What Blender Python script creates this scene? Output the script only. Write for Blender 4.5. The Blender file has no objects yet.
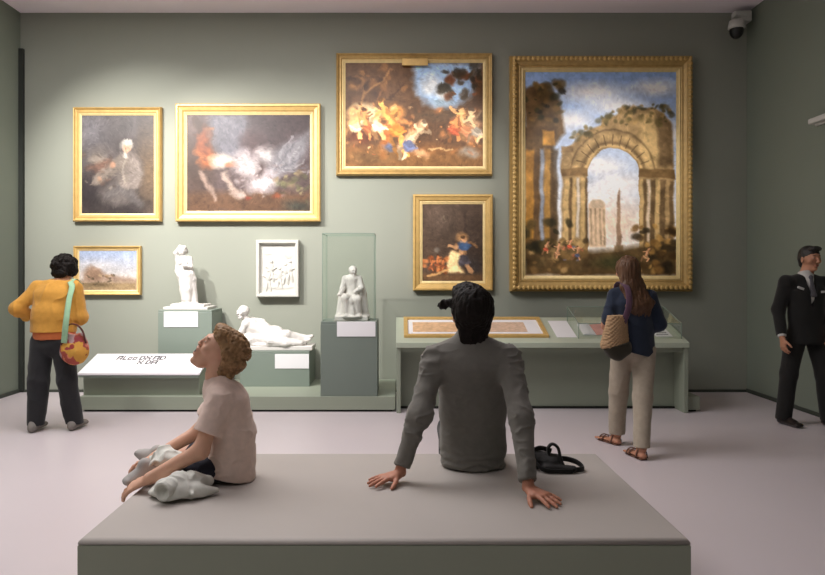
import bpy, bmesh, math, random
import numpy as np
from mathutils import Vector, Matrix

random.seed(7)
rng = np.random.default_rng(11)
SC = bpy.context.scene
COL = SC.collection

# ------------------------------------------------------------------ camera model
F_PX, VPX, VPY, EYE = 700.0, 398.0, 272.0, 1.50


def V(*a):
    return np.array(a, dtype=np.float64)


def W(px, py, Y):
    """world point seen at photo pixel (px, py) when it stands at distance Y"""
    s = F_PX / Y
    return V((px - VPX) / s, Y, EYE - (py - VPY) / s)


cam_d = bpy.data.cameras.new('camera')
cam = bpy.data.objects.new('camera', cam_d)
COL.objects.link(cam)
cam.location = (0, 0, EYE)
cam.rotation_euler = (math.pi / 2, 0, 0)
cam_d.sensor_width = 36.0
cam_d.lens = F_PX / 825.0 * 36.0
cam_d.shift_x = (412.5 - VPX) / 825.0
cam_d.shift_y = -(287.5 - VPY) / 825.0
cam_d.clip_start = 0.05
SC.camera = cam


# ------------------------------------------------------------------ materials
def lin(c):
    c = np.asarray(c, dtype=np.float64) / 255.0
    return np.where(c <= 0.04045, c / 12.92, ((c + 0.055) / 1.055) ** 2.4)


MATS = {}


def mat(name, rgb, rough=0.6, metal=0.0, var=0.08, vscale=6.0, bump=0.0, bscale=60.0, attr=None, spec=0.5,
        stretch=None, sheen=0.0, sss=0.0, detail=4.0):
    """procedural principled material: noise-driven tone variation and bump; rgb in sRGB 0-255"""
    if name in MATS:
        return MATS[name]
    m = bpy.data.materials.new(name)
    m.use_nodes = True
    nt = m.node_tree
    N, L = nt.nodes, nt.links
    b = N['Principled BSDF']
    b.inputs['Roughness'].default_value = rough
    b.inputs['Metallic'].default_value = metal
    b.inputs['Specular IOR Level'].default_value = spec
    if sheen:
        b.inputs['Sheen Weight'].default_value = sheen
        b.inputs['Sheen Roughness'].default_value = 0.5
    if sss:
        b.inputs['Subsurface Weight'].default_value = sss
        b.inputs['Subsurface Radius'].default_value = (0.012, 0.005, 0.003)
        b.inputs['Subsurface Scale'].default_value = 1.0
    tc = N.new('ShaderNodeTexCoord')
    src = tc.outputs['Object']
    if stretch:
        mp = N.new('ShaderNodeMapping')
        mp.inputs['Scale'].default_value = stretch
        L.new(src, mp.inputs['Vector'])
        src = mp.outputs['Vector']
    nz = N.new('ShaderNodeTexNoise')
    nz.inputs['Scale'].default_value = vscale
    nz.inputs['Detail'].default_value = detail
    L.new(src, nz.inputs['Vector'])
    mr = N.new('ShaderNodeMapRange')
    mr.inputs['From Min'].default_value = 0.25
    mr.inputs['From Max'].default_value = 0.75
    mr.inputs['To Min'].default_value = 1.0 - var
    mr.inputs['To Max'].default_value = 1.0 + var
    L.new(nz.outputs['Fac'], mr.inputs['Value'])
    mul = N.new('ShaderNodeVectorMath')
    mul.operation = 'SCALE'
    if attr:
        at = N.new('ShaderNodeAttribute')
        at.attribute_name = attr
        L.new(at.outputs['Color'], mul.inputs[0])
    else:
        l = lin(rgb)
        mul.inputs[0].default_value = (float(l[0]), float(l[1]), float(l[2]))
    L.new(mr.outputs['Result'], mul.inputs['Scale'])
    L.new(mul.outputs['Vector'], b.inputs['Base Color'])
    if bump:
        n2 = N.new('ShaderNodeTexNoise')
        n2.inputs['Scale'].default_value = bscale
        n2.inputs['Detail'].default_value = 5.0
        L.new(src, n2.inputs['Vector'])
        bp = N.new('ShaderNodeBump')
        bp.inputs['Strength'].default_value = bump
        bp.inputs['Distance'].default_value = 0.01
        L.new(n2.outputs['Fac'], bp.inputs['Height'])
        L.new(bp.outputs['Normal'], b.inputs['Normal'])
    MATS[name] = m
    return m


def glass_mat(name, tint=(0.978, 0.990, 0.982), refl=0.12):
    m = bpy.data.materials.new(name)
    m.use_nodes = True
    nt = m.node_tree
    N, L = nt.nodes, nt.links
    for n in list(N):
        N.remove(n)
    out = N.new('ShaderNodeOutputMaterial')
    tr = N.new('ShaderNodeBsdfTransparent')
    tr.inputs['Color'].default_value = (*tint, 1)
    gl = N.new('ShaderNodeBsdfGlossy')
    gl.inputs['Roughness'].default_value = 0.03
    gl.inputs['Color'].default_value = (0.9, 1.0, 0.95, 1)
    lw = N.new('ShaderNodeLayerWeight')
    lw.inputs['Blend'].default_value = 0.5
    pw = N.new('ShaderNodeMath')
    pw.operation = 'POWER'
    pw.inputs[1].default_value = 4.0
    L.new(lw.outputs['Facing'], pw.inputs[0])
    ma = N.new('ShaderNodeMath')
    ma.operation = 'MULTIPLY_ADD'
    ma.inputs[1].default_value = 0.35
    ma.inputs[2].default_value = 0.025
    L.new(pw.outputs['Value'], ma.inputs[0])
    mx = N.new('ShaderNodeMixShader')
    L.new(ma.outputs['Value'], mx.inputs['Fac'])
    L.new(tr.outputs['BSDF'], mx.inputs[1])
    L.new(gl.outputs['BSDF'], mx.inputs[2])
    L.new(mx.outputs['Shader'], out.inputs['Surface'])
    return m


# ------------------------------------------------------------------ objects
def link(o, parent=None):
    COL.objects.link(o)
    if parent is not None:
        o.parent = parent
        o.matrix_parent_inverse = Matrix.Translation(-Vector(parent.location))
    return o


def tag(o, label=None, cat=None, group=None, kind=None):
    if label:
        o['label'] = label
    if cat:
        o['category'] = cat
    if group:
        o['group'] = group
    if kind:
        o['kind'] = kind
    return o


def thing(name, label, cat, loc=(0, 0, 0), group=None):
    o = bpy.data.objects.new(name, None)
    o.empty_display_size = 0.1
    o.location = tuple(float(x) for x in loc)
    link(o)
    return tag(o, label, cat, group)


def mesh_from(name, verts, faces, m, parent=None, smooth=False, origin=None):
    me = bpy.data.meshes.new(name)
    vv = np.asarray(verts, dtype=np.float64)
    org = V(0, 0, 0)
    if origin is not None:
        org = np.asarray(origin, dtype=np.float64)
    me.from_pydata((vv - org).tolist(), [], [list(map(int, f)) for f in faces])
    me.validate()
    me.update()
    if smooth:
        me.polygons.foreach_set('use_smooth', np.ones(len(me.polygons), dtype=bool))
    o = bpy.data.objects.new(name, me)
    o.location = tuple(float(x) for x in org)
    if m is not None:
        me.materials.append(m)
    COL.objects.link(o)
    if parent is not None:
        o.parent = parent
        o.matrix_parent_inverse = Matrix.Translation(-world_loc(parent))
    return o


def world_loc(o):
    l = Vector(o.location)
    if o.parent is not None:
        # every ancestor is unrotated and unscaled: parent_inverse cancels the parent's location
        pass
    return l


class MB:
    """collects shapes and links them as ONE mesh object"""

    def __init__(self):
        self.bm = bmesh.new()

    def box(self, x0, x1, y0, y1, z0, z1, bevel=0.0, seg=2):
        r = bmesh.ops.create_cube(self.bm, size=1.0)
        vs = r['verts']
        for v in vs:
            v.co = Vector(((x0 + x1) / 2 + v.co.x * (x1 - x0), (y0 + y1) / 2 + v.co.y * (y1 - y0),
                           (z0 + z1) / 2 + v.co.z * (z1 - z0)))
        if bevel:
            es = list({e for v in vs for e in v.link_edges})
            bmesh.ops.bevel(self.bm, geom=es, offset=bevel, segments=seg, affect='EDGES', profile=0.5)
        return self

    def hexa(self, pts, bevel=0.0):
        """eight corners: bottom four then top four, same winding"""
        vs = [self.bm.verts.new(tuple(p)) for p in pts]
        fs = []
        for idx in ((3, 2, 1, 0), (4, 5, 6, 7), (0, 1, 5, 4), (1, 2, 6, 5), (2, 3, 7, 6), (3, 0, 4, 7)):
            fs.append(self.bm.faces.new([vs[i] for i in idx]))
        if bevel:
            es = list({e for v in vs for e in v.link_edges})
            bmesh.ops.bevel(self.bm, geom=es, offset=bevel, segments=2, affect='EDGES', profile=0.5)
        return self

    def tube(self, pts, radii, n=10, caps=True, flat=None):
        """swept circle (or flat ellipse: flat = (axis vector, ratio)) through points"""
        pts = [Vector(p) for p in pts]
        if np.isscalar(radii):
            radii = [radii] * len(pts)
        rings = []
        prev = None
        for i, p in enumerate(pts):
            a = pts[max(0, i - 1)]
            b = pts[min(len(pts) - 1, i + 1)]
            t = (b - a).normalized()
            if flat is not None:
                u = Vector(flat[0])
                u = (u - t * u.dot(t)).normalized()
            elif prev is None:
                u = t.orthogonal().normalized()
            else:
                u = (prev - t * prev.dot(t)).normalized()
            prev = u
            w = t.cross(u)
            k = 1.0 if flat is None else flat[1]
            ring = []
            for j in range(n):
                a_ = 2 * math.pi * j / n
                ring.append(self.bm.verts.new(p + (u * math.cos(a_) + w * math.sin(a_) * k) * radii[i]))
            rings.append(ring)
        for r0, r1 in zip(rings, rings[1:]):
            for j in range(n):
                self.bm.faces.new([r0[j], r0[(j + 1) % n], r1[(j + 1) % n], r1[j]])
        if caps:
            self.bm.faces.new(rings[0][::-1])
            self.bm.faces.new(rings[-1])
        return self

    def lathe(self, prof, c, n=24):
        rings = []
        for r, z in prof:
            rings.append([self.bm.verts.new((c[0] + r * math.cos(2 * math.pi * j / n),
                                             c[1] + r * math.sin(2 * math.pi * j / n), c[2] + z)) for j in range(n)])
        for r0, r1 in zip(rings, rings[1:]):
            for j in range(n):
                self.bm.faces.new([r0[j], r0[(j + 1) % n], r1[(j + 1) % n], r1[j]])
        self.bm.faces.new(rings[0][::-1])
        self.bm.faces.new(rings[-1])
        return self

    def ball(self, c, r, n=10):
        r = (r, r, r) if np.isscalar(r) else r
        q = bmesh.ops.create_uvsphere(self.bm, u_segments=n, v_segments=max(4, n // 2 + 1), radius=1.0)
        for v in q['verts']:
            v.co = Vector((c[0] + v.co.x * r[0], c[1] + v.co.y * r[1], c[2] + v.co.z * r[2]))
        return self

    def prism(self, poly, fn, t):
        """poly: list of 2D points, fn maps (a, b, c) to world, extruded c: 0..t"""
        lo = [self.bm.verts.new(tuple(fn(a, b, 0.0))) for a, b in poly]
        hi = [self.bm.verts.new(tuple(fn(a, b, t))) for a, b in poly]
        self.bm.faces.new(lo[::-1])
        self.bm.faces.new(hi)
        n = len(poly)
        for i in range(n):
            self.bm.faces.new([lo[i], lo[(i + 1) % n], hi[(i + 1) % n], hi[i]])
        return self

    def build(self, name, m, parent=None, smooth=False, origin=None):
        bmesh.ops.recalc_face_normals(self.bm, faces=self.bm.faces[:])
        me = bpy.data.meshes.new(name)
        org = Vector((0, 0, 0)) if origin is None else Vector(tuple(float(x) for x in origin))
        for v in self.bm.verts:
            v.co -= org
        self.bm.to_mesh(me)
        self.bm.free()
        if smooth:
            for p in me.polygons:
                p.use_smooth = True
        me.materials.append(m)
        o = bpy.data.objects.new(name, me)
        o.location = org
        COL.objects.link(o)
        if parent is not None:
            o.parent = parent
            o.matrix_parent_inverse = Matrix.Translation(-world_loc(parent))
        return o


# ------------------------------------------------------------------ noise (numpy value noise)
_perm = np.random.default_rng(5).random(4096)


def _h(i, j, k):
    return _perm[(i * 73 + j * 179 + k * 283 + i * j * 7 + j * k * 13) & 4095]


def noise3(P):
    P = np.asarray(P)
    I = np.floor(P).astype(np.int64)
    f = P - I
    f = f * f * (3 - 2 * f)
    i, j, k = I[..., 0], I[..., 1], I[..., 2]
    x, y, z = f[..., 0], f[..., 1], f[..., 2]

    def L(a, b, t):
        return a + (b - a) * t
    return L(L(L(_h(i, j, k), _h(i + 1, j, k), x), L(_h(i, j + 1, k), _h(i + 1, j + 1, k), x), y),
             L(L(_h(i, j, k + 1), _h(i + 1, j, k + 1), x), L(_h(i, j + 1, k + 1), _h(i + 1, j + 1, k + 1), x), y), z) * 2 - 1


def fbm(P, o=3):
    P = np.asarray(P, dtype=np.float64)
    s, a, t = 0, 1.0, 0
    for q in range(o):
        s = s + a * noise3(P * (2 ** q) + 17.3 * q)
        t += a
        a *= 0.5
    return s / t


# ------------------------------------------------------------------ implicit bodies
def unit(v):
    v = np.asarray(v, dtype=np.float64)
    return v / max(1e-9, np.linalg.norm(v))


class Body:
    """smooth union of tapered limbs and ellipsoids, turned into one closed surface (surface nets)"""

    def __init__(self, h, k=0.02):
        self.h, self.k, self.p = h, k, []

    def cone(self, a, b, r0, r1, k=None, flat=False, sub=False):
        a, b = np.asarray(a, float), np.asarray(b, float)
        r = max(r0, r1)
        self.p.append(('cone', a, b, (r0, r1, flat), self.k if k is None else k, sub,
                       np.minimum(a, b) - r, np.maximum(a, b) + r))
        return self

    def limb(self, pts, radii, k=None, flat=False):
        for i in range(len(pts) - 1):
            self.cone(pts[i], pts[i + 1], radii[i], radii[i + 1], k, flat and i == len(pts) - 2)
        return self

    def slab(self, a, b, u, ru, rv, k=None, sub=False):
        """segment with elliptical section: half widths ru = (at a, at b) along u, rv across"""
        a, b = np.asarray(a, float), np.asarray(b, float)
        r = max(*ru, *rv)
        self.p.append(('slab', a, b, (unit(u), ru, rv), self.k if k is None else k, sub,
                       np.minimum(a, b) - r, np.maximum(a, b) + r))
        return self

    def ell(self, c, r, ax=None, k=None, sub=False):
        c = np.asarray(c, float)
        R = np.eye(3) if ax is None else np.array([unit(x) for x in ax])
        m = max(r)
        self.p.append(('ell', c, R, np.asarray(r, float), self.k if k is None else k, sub, c - m, c + m))
        return self

    def cut(self, p, n):
        """drop everything on the side the normal points to"""
        self.p.append(('cut', np.asarray(p, float), unit(n), None, 0, False, None, None))
        return self

    def surface(self):
        h = self.h
        add = [q for q in self.p if q[6] is not None and not q[5]]
        lo = np.min([q[6] for q in add], axis=0) - 4 * h
        hi = np.max([q[7] for q in add], axis=0) + 4 * h
        n = np.ceil((hi - lo) / h).astype(int) + 1
        ax = [(lo[i] + h * np.arange(n[i])).astype(np.float32) for i in range(3)]
        F = np.full(tuple(n), 1.0, dtype=np.float32)
        for kind, A, B, par, k, sub, l0, l1 in self.p:
            if kind == 'cut':
                d = ((ax[0][:, None, None] - A[0]) * B[0] + (ax[1][None, :, None] - A[1]) * B[1]
                     + (ax[2][None, None, :] - A[2]) * B[2]).astype(np.float32)
                np.maximum(F, d, out=F)
                continue
            i0 = np.maximum(0, np.floor((l0 - k - 2 * h - lo) / h).astype(int))
            i1 = np.minimum(n, np.ceil((l1 + k + 2 * h - lo) / h).astype(int) + 1)
            if np.any(i1 <= i0):
                continue
            x = ax[0][i0[0]:i1[0]][:, None, None]
            y = ax[1][i0[1]:i1[1]][None, :, None]
            z = ax[2][i0[2]:i1[2]][None, None, :]
            if kind in ('cone', 'slab'):
                ab = B - A
                L2 = float(ab @ ab) + 1e-12
                px, py, pz = x - A[0], y - A[1], z - A[2]
                tt = (px * ab[0] + py * ab[1] + pz * ab[2]) / L2
                t = np.clip(tt, 0, 1)
                qx, qy, qz = px - t * ab[0], py - t * ab[1], pz - t * ab[2]
                if kind == 'cone':
                    r0, r1, flat = par
                    d = np.sqrt(qx * qx + qy * qy + qz * qz) - (r0 + (r1 - r0) * t)
                    if flat:
                        d = np.maximum(d, (tt - 1.0) * math.sqrt(L2))
                else:
                    u, ru, rv = par
                    w = unit(ab)
                    u = unit(u - w * (u @ w))
                    v = np.cross(w, u)
                    a = ru[0] + (ru[1] - ru[0]) * t
                    b = rv[0] + (rv[1] - rv[0]) * t
                    m = np.minimum(a, b)
                    qu = qx * u[0] + qy * u[1] + qz * u[2]
                    qv = qx * v[0] + qy * v[1] + qz * v[2]
                    qw = qx * w[0] + qy * w[1] + qz * w[2]
                    d = (np.sqrt((qu / a) ** 2 + (qv / b) ** 2 + (qw / m) ** 2) - 1.0) * m
            else:
                px, py, pz = x - A[0], y - A[1], z - A[2]
                e = []
                for j in range(3):
                    e.append(px * B[j][0] + py * B[j][1] + pz * B[j][2])
                k0 = np.sqrt((e[0] / par[0]) ** 2 + (e[1] / par[1]) ** 2 + (e[2] / par[2]) ** 2)
                k1 = np.sqrt((e[0] / par[0] ** 2) ** 2 + (e[1] / par[1] ** 2) ** 2 + (e[2] / par[2] ** 2) ** 2)
                d = k0 * (k0 - 1.0) / np.maximum(k1, 1e-6)
            d = d.astype(np.float32)
            sl = F[i0[0]:i1[0], i0[1]:i1[1], i0[2]:i1[2]]
            kk = max(k, 1e-4)
            if sub:
                hh = np.clip(0.5 - 0.5 * (sl + d) / kk, 0, 1)
                sl[...] = sl + (-d - sl) * hh + kk * hh * (1 - hh)
            else:
                hh = np.clip(0.5 + 0.5 * (sl - d) / kk, 0, 1)
                sl[...] = sl + (d - sl) * hh - kk * hh * (1 - hh)
        for a in range(3):
            sl = [slice(None)] * 3
            for e in (0, -1):
                sl[a] = e
                F[tuple(sl)] = np.maximum(F[tuple(sl)], 0.5 * h)
        return nets(F, lo, h)

    def build(self, name, m, parent=None, disp=None, color=None, origin=None, smooth_it=0):
        P, Q = self.surface()
        o = mesh_from(name, P, Q, m, parent, True, origin)
        me = o.data
        if disp is not None or color is not None:
            nv = len(me.vertices)
            co = np.empty(nv * 3)
            me.vertices.foreach_get('co', co)
            co = co.reshape(-1, 3)
            off = np.array(o.location)
            nr = np.empty(nv * 3)
            me.vertex_normals.foreach_get('vector', nr)
            nr = nr.reshape(-1, 3)
            if color is not None:
                c = color(co + off)
                at = me.color_attributes.new('col', 'FLOAT_COLOR', 'POINT')
                at.data.foreach_set('color', np.concatenate([c, np.ones((nv, 1))], axis=1).astype(np.float32).ravel())
            if disp is not None:
                co = co + nr * disp(co + off)[:, None]
                me.vertices.foreach_set('co', co.ravel())
                me.update()
        return o


def nets(F, lo, h):
    ins = F < 0
    nx, ny, nz = F.shape
    s = np.zeros((nx - 1, ny - 1, nz - 1), dtype=np.int8)
    for a in (0, 1):
        for b in (0, 1):
            for c in (0, 1):
                s += ins[a:nx - 1 + a, b:ny - 1 + b, c:nz - 1 + c]
    act = (s > 0) & (s < 8)
    I, J, K = np.nonzero(act)
    idx = np.full(act.shape, -1, dtype=np.int64)
    idx[I, J, K] = np.arange(len(I))
    acc = np.zeros((len(I), 3))
    cnt = np.zeros(len(I))
    cor = [(a, b, c) for a in (0, 1) for b in (0, 1) for c in (0, 1)]
    for p in cor:
        for ax_ in range(3):
            if p[ax_] == 1:
                continue
            q = list(p)
            q[ax_] = 1
            f0 = F[I + p[0], J + p[1], K + p[2]].astype(np.float64)
            f1 = F[I + q[0], J + q[1], K + q[2]].astype(np.float64)
            cr = (f0 < 0) != (f1 < 0)
            t = np.where(cr, f0 / np.where(f0 == f1, 1, f0 - f1), 0)
            pos = np.tile(np.array(p, float), (len(I), 1))
            pos[:, ax_] = t
            acc += pos * cr[:, None]
            cnt += cr
    P = np.stack([I, J, K], 1) + acc / np.maximum(cnt, 1)[:, None]
    P = lo + P * h
    quads = []
    for ax_ in range(3):
        a = [slice(0, -1) if d == ax_ else slice(1, -1) for d in range(3)]
        b = [slice(1, None) if d == ax_ else slice(1, -1) for d in range(3)]
        s0, s1 = ins[tuple(a)], ins[tuple(b)]
        off = [0 if d == ax_ else 1 for d in range(3)]
        e1, e2 = [d for d in range(3) if d != ax_]
        for flip, mk in ((False, s0 & ~s1), (True, ~s0 & s1)):
            g = np.stack(np.nonzero(mk), 1) + np.array(off)
            if not len(g):
                continue

            def at(d1, d2):
                c = g.copy()
                c[:, e1] += d1
                c[:, e2] += d2
                return idx[c[:, 0], c[:, 1], c[:, 2]]
            q = np.stack([at(-1, -1), at(0, -1), at(0, 0), at(-1, 0)], 1)
            if flip != (ax_ == 1):
                q = q[:, ::-1]
            quads.append(q)
    Q = np.concatenate(quads)
    Q = Q[(Q >= 0).all(1)]
    return P, Q


# ------------------------------------------------------------------ anatomy helpers
def hand(S, wr, d, n, t, L=0.18, curl=(0.25, 0.3, 0.25), spread=1.0, thumb=0.8, k=0.006):
    """wrist, finger direction, palm-side normal, thumb side; five bent fingers"""
    q = L / 0.18
    d = unit(d)
    t = unit(np.asarray(t, float) - d * (np.asarray(t, float) @ d))
    n0 = np.cross(d, t)
    n = n0 if n0 @ np.asarray(n, float) > 0 else -n0
    wr = np.asarray(wr, float)
    S.slab(wr - d * 0.01 * q, wr + d * 0.085 * q, t, (0.026 * q, 0.039 * q), (0.019 * q, 0.0135 * q), k=0.012)
    S.cone(wr + d * 0.02 * q + t * 0.018 * q + n * 0.004, wr + d * 0.055 * q + t * 0.03 * q + n * 0.004, 0.016 * q, 0.014 * q, k=0.012)
    Ls = (0.072, 0.080, 0.074, 0.058)
    for i in range(4):
        b = wr + d * (0.083 - 0.004 * abs(i - 1)) * q + t * (0.030 - 0.0205 * i) * q
        dr = unit(d + t * (0.20 - 0.135 * i) * spread)
        ang = 0.0
        r = (0.0092, 0.0083, 0.0076, 0.0066)
        for j, fr in enumerate((0.46, 0.30, 0.24)):
            ang += curl[j]
            dd = dr * math.cos(ang) + n * math.sin(ang)
            e = b + dd * Ls[i] * fr * q
            S.cone(b, e, r[j] * q * (0.88 if i == 3 else 1), r[j + 1] * q * (0.88 if i == 3 else 1), k=k)
            b = e
    b = wr + d * 0.03 * q + t * 0.026 * q + n * 0.003
    dr = unit(d * 0.62 + t * thumb + n * 0.25)
    for j, (ln, r0, r1) in enumerate(((0.036, 0.013, 0.0105), (0.03, 0.0105, 0.0095), (0.024, 0.0095, 0.0075))):
        dd = unit(dr + d * 0.28 * j + n * 0.05 * j)
        e = b + dd * ln * q
        S.cone(b, e, r0 * q, r1 * q, k=k)
        b = e


def head(S, c, f, u, q=1.0, mouth=0.0, ears=True, nose=1.0):
    """c: centre of the skull, f: facing, u: up; returns landmark points"""
    f = unit(f)
    u = unit(np.asarray(u, float) - f * (np.asarray(u, float) @ f))
    r = np.cross(f, u)
    c = np.asarray(c, float)

    def P(a, b, e):
        return c + (r * a + f * b + u * e) * q
    S.ell(P(0, -0.012, 0.022), (0.077 * q, 0.096 * q, 0.092 * q), (r, f, u), k=0.01)
    S.slab(P(0, 0.022, 0.005), P(0, 0.030 , -0.075 - 0.012 * mouth), r, (0.068 * q, 0.042 * q), (0.062 * q, 0.040 * q), k=0.02)
    S.ell(P(0, 0.062, -0.092 - 0.016 * mouth), (0.022 * q, 0.018 * q, 0.016 * q), (r, f, u), k=0.02)
    S.slab(P(-0.03, 0.080, 0.030), P(0.03, 0.080, 0.030), u, (0.010 * q, 0.010 * q), (0.010 * q, 0.010 * q), k=0.015)
    for sg in (-1, 1):
        S.ell(P(sg * 0.045, 0.058, -0.018), (0.022 * q, 0.02 * q, 0.02 * q), (r, f, u), k=0.02)
        S.ell(P(sg * 0.031, 0.094, 0.010), (0.015 * q, 0.009 * q, 0.009 * q), (r, f, u), k=0.010, sub=True)
        S.ell(P(sg * 0.031, 0.0765, 0.010), (0.0125 * q, 0.0125 * q, 0.0115 * q), (r, f, u), k=0.002)
        if ears:
            S.ell(P(sg * 0.078, -0.008, -0.006), (0.009 * q, 0.018 * q, 0.031 * q), (r + f * -0.25 * sg, f, u), k=0.006)
            S.ell(P(sg * 0.086, -0.002, -0.004), (0.006 * q, 0.010 * q, 0.019 * q), (r, f, u), k=0.004, sub=True)
    S.cone(P(0, 0.088, 0.018), P(0, 0.088 + .020 * nose, -0.022), 0.008 * q, 0.0125 * q * (.4 + .6 * nose), k=0.010)
    for sg in (-1, 1):
        S.ell(P(sg * 0.011, 0.088 + .010 * nose, -0.026), (0.009 * q, 0.011 * q, 0.008 * q), (r, f, u), k=0.006)
    if mouth > 0:
        S.slab(P(-0.016, 0.084, -0.047), P(0.016, 0.084, -0.047), u, (0.006 * q, 0.006 * q), (0.009 * q, 0.009 * q), k=0.008)
        S.slab(P(-0.014, 0.072, -0.082), P(0.014, 0.072, -0.082), u, (0.007 * q, 0.007 * q), (0.009 * q, 0.009 * q), k=0.008)
        S.ell(P(0, 0.068, -0.064), (0.030 * q, 0.027 * q, 0.033 * q), (r, f, u), k=0.010)
        S.ell(P(0, 0.092, -0.063), (0.017 * q, 0.022 * q, 0.0115 * q), (r, f, u), k=0.003, sub=True)
    else:
        S.slab(P(-0.018, 0.086, -0.052), P(0.018, 0.086, -0.052), u, (0.005 * q, 0.005 * q), (0.008 * q, 0.008 * q), k=0.006)
        S.slab(P(-0.015, 0.084, -0.063), P(0.015, 0.084, -0.063), u, (0.006 * q, 0.006 * q), (0.008 * q, 0.008 * q), k=0.006)
    return dict(P=P, q=q, mouth=P(0, 0.090, -0.058 - 0.003 * mouth), eyes=[P(sg * 0.031, 0.085, 0.010) for sg in (-1, 1)],
                brows=[P(sg * 0.031, 0.088, 0.034) for sg in (-1, 1)], r=r, f=f, u=u)


def skin_color(hd, base, lips=(150, 84, 74), brow=(70, 50, 35), openm=0.0):
    bl = lin(base)

    def fn(P):
        c = np.tile(bl, (len(P), 1))
        n = fbm(P * 30)
        c = c * (1 + 0.06 * n[:, None])
        if hd is None:
            return c

        def blend(center, rad, col, ax=(1, 1, 1), sharp=0.4):
            d = P - center
            e = np.stack([d @ hd['r'] / ax[0], d @ hd['f'] / ax[1], d @ hd['u'] / ax[2]], 1)
            k = np.clip((1 - np.linalg.norm(e, axis=1) / rad) / sharp, 0, 1)[:, None]
            c[...] = c * (1 - k) + lin(col) * k
        q = hd['q']
        blend(hd['mouth'], 0.024 * q, lips, (1.0, 1.0, 0.55 + 0.35 * openm))
        if openm:
            blend(hd['mouth'] - hd['f'] * 0.012 - hd['u'] * .003, 0.020 * q, (34, 14, 13), (1.15, 1.8, 0.66), 0.25)
        for e, b in zip(hd['eyes'], hd['brows']):
            blend(e, 0.0115 * q, (206, 196, 186), (1, 1, 0.5), 0.3)
            blend(e + hd['f'] * 0.003, 0.0065 * q, (44, 33, 27), (1, 2.0, .9), 0.3)
            blend(b, 0.020 * q, brow, (1, 1, 0.28), 0.5)
        return c
    return fn
# ------------------------------------------------------------------ palette
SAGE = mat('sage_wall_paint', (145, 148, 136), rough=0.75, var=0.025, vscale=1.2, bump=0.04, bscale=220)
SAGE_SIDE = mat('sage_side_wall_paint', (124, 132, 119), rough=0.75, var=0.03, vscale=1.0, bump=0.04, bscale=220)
SAGE_FURN = mat('sage_furniture_lacquer', (146, 153, 137), rough=0.45, var=0.02, vscale=2.0)
SAGE_PED = mat('grey_green_pedestal_paint', (122, 133, 123), rough=0.5, var=0.03, vscale=2.0)
CEIL = mat('ceiling_plaster', (252, 242, 249), rough=0.85, var=0.015, vscale=0.8)
FLOORM = mat('pale_resin_floor', (208, 198, 201), rough=0.34, var=0.03, vscale=0.7, spec=0.45)
DARK = mat('under_gap_shade', (24, 25, 20), rough=0.8)  # shade in the gaps under platform, table and plinth, put into the colour
BASEM = mat('foot_shade_and_seam', (58, 63, 55), rough=0.6)  # shade line at the wall foot as a dark colour; also the bench seam
WHITE_CARD = mat('white_card', (228, 226, 228), rough=0.6, var=0.01)
MARBLE = mat('white_marble', (208, 204, 199), rough=0.55, var=0.06, vscale=9.0, bump=0.08, bscale=90, sss=0.0)
PLASTER = mat('white_plaster_relief', (196, 194, 187), rough=0.65, var=0.05, vscale=10, bump=0.1, bscale=80)
WHITE_PLASTIC = mat('white_plastic', (205, 204, 198), rough=0.45, var=0.02)
BLACK_PLASTIC = mat('black_plastic', (22, 22, 21), rough=0.35, var=0.05)
GOLD = mat('gilded_wood', (208, 172, 106), rough=0.42, metal=0.3, var=0.12, vscale=14, bump=0.12, bscale=60)
GOLD_DARK = mat('dark_gilded_wood', (188, 156, 98), rough=0.42, metal=0.3, var=0.16, vscale=16, bump=0.15, bscale=50)
GOLD_PALE = mat('pale_gilded_liner', (226, 200, 142), rough=0.45, metal=0.2, var=0.10, vscale=18, bump=0.08, bscale=60)
GLASS = glass_mat('case_glass')

BY = 8.75           # back wall
LX, RX = -4.72, 4.36
CZ = 4.74
FY = -2.6           # the room runs on behind the camera


def struct(name, mb, m):
    return tag(mb.build(name, m), kind='structure')


struct('floor', MB().box(LX - 0.2, RX + 0.2, FY, BY + 0.2, -0.1, 0.0), FLOORM)
struct('ceiling', MB().box(LX - 0.2, RX + 0.2, FY, BY + 0.2, CZ, CZ + 0.1), CEIL)
struct('wall_back', MB().box(LX - 0.2, RX + 0.2, BY, BY + 0.2, 0, CZ), SAGE)
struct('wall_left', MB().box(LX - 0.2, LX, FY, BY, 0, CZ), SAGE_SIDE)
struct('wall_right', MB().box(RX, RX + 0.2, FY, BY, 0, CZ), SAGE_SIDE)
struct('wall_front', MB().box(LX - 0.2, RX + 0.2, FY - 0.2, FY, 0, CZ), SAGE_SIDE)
struct('foot_shade_back', MB().box(LX, RX, BY - 0.014, BY, 0.0, 0.032), BASEM)  # dark strips drawn in for the shadow gap along the foot of the walls
struct('foot_shade_left', MB().box(LX, LX + 0.014, FY, BY - 0.014, 0.0, 0.045), BASEM)
struct('foot_shade_right', MB().box(RX - 0.014, RX, FY, BY - 0.014, 0.0, 0.045), BASEM)
# dark strip painting in the shade of the gap at the left back corner
struct('shade_strip_1', MB().box(LX, LX + 0.055, BY - 0.05, BY, 0.02, 4.28), mat('corner_gap_shade', (40, 44, 38), rough=.8))

# flush painted door in the right wall
d1 = MB()
y0, y1 = 6.05, 7.62
d1.box(RX - 0.012, RX, y0, y1, 0.03, 2.82, 0.003)
tag(d1.build('door_1', SAGE_SIDE), kind='structure')

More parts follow.
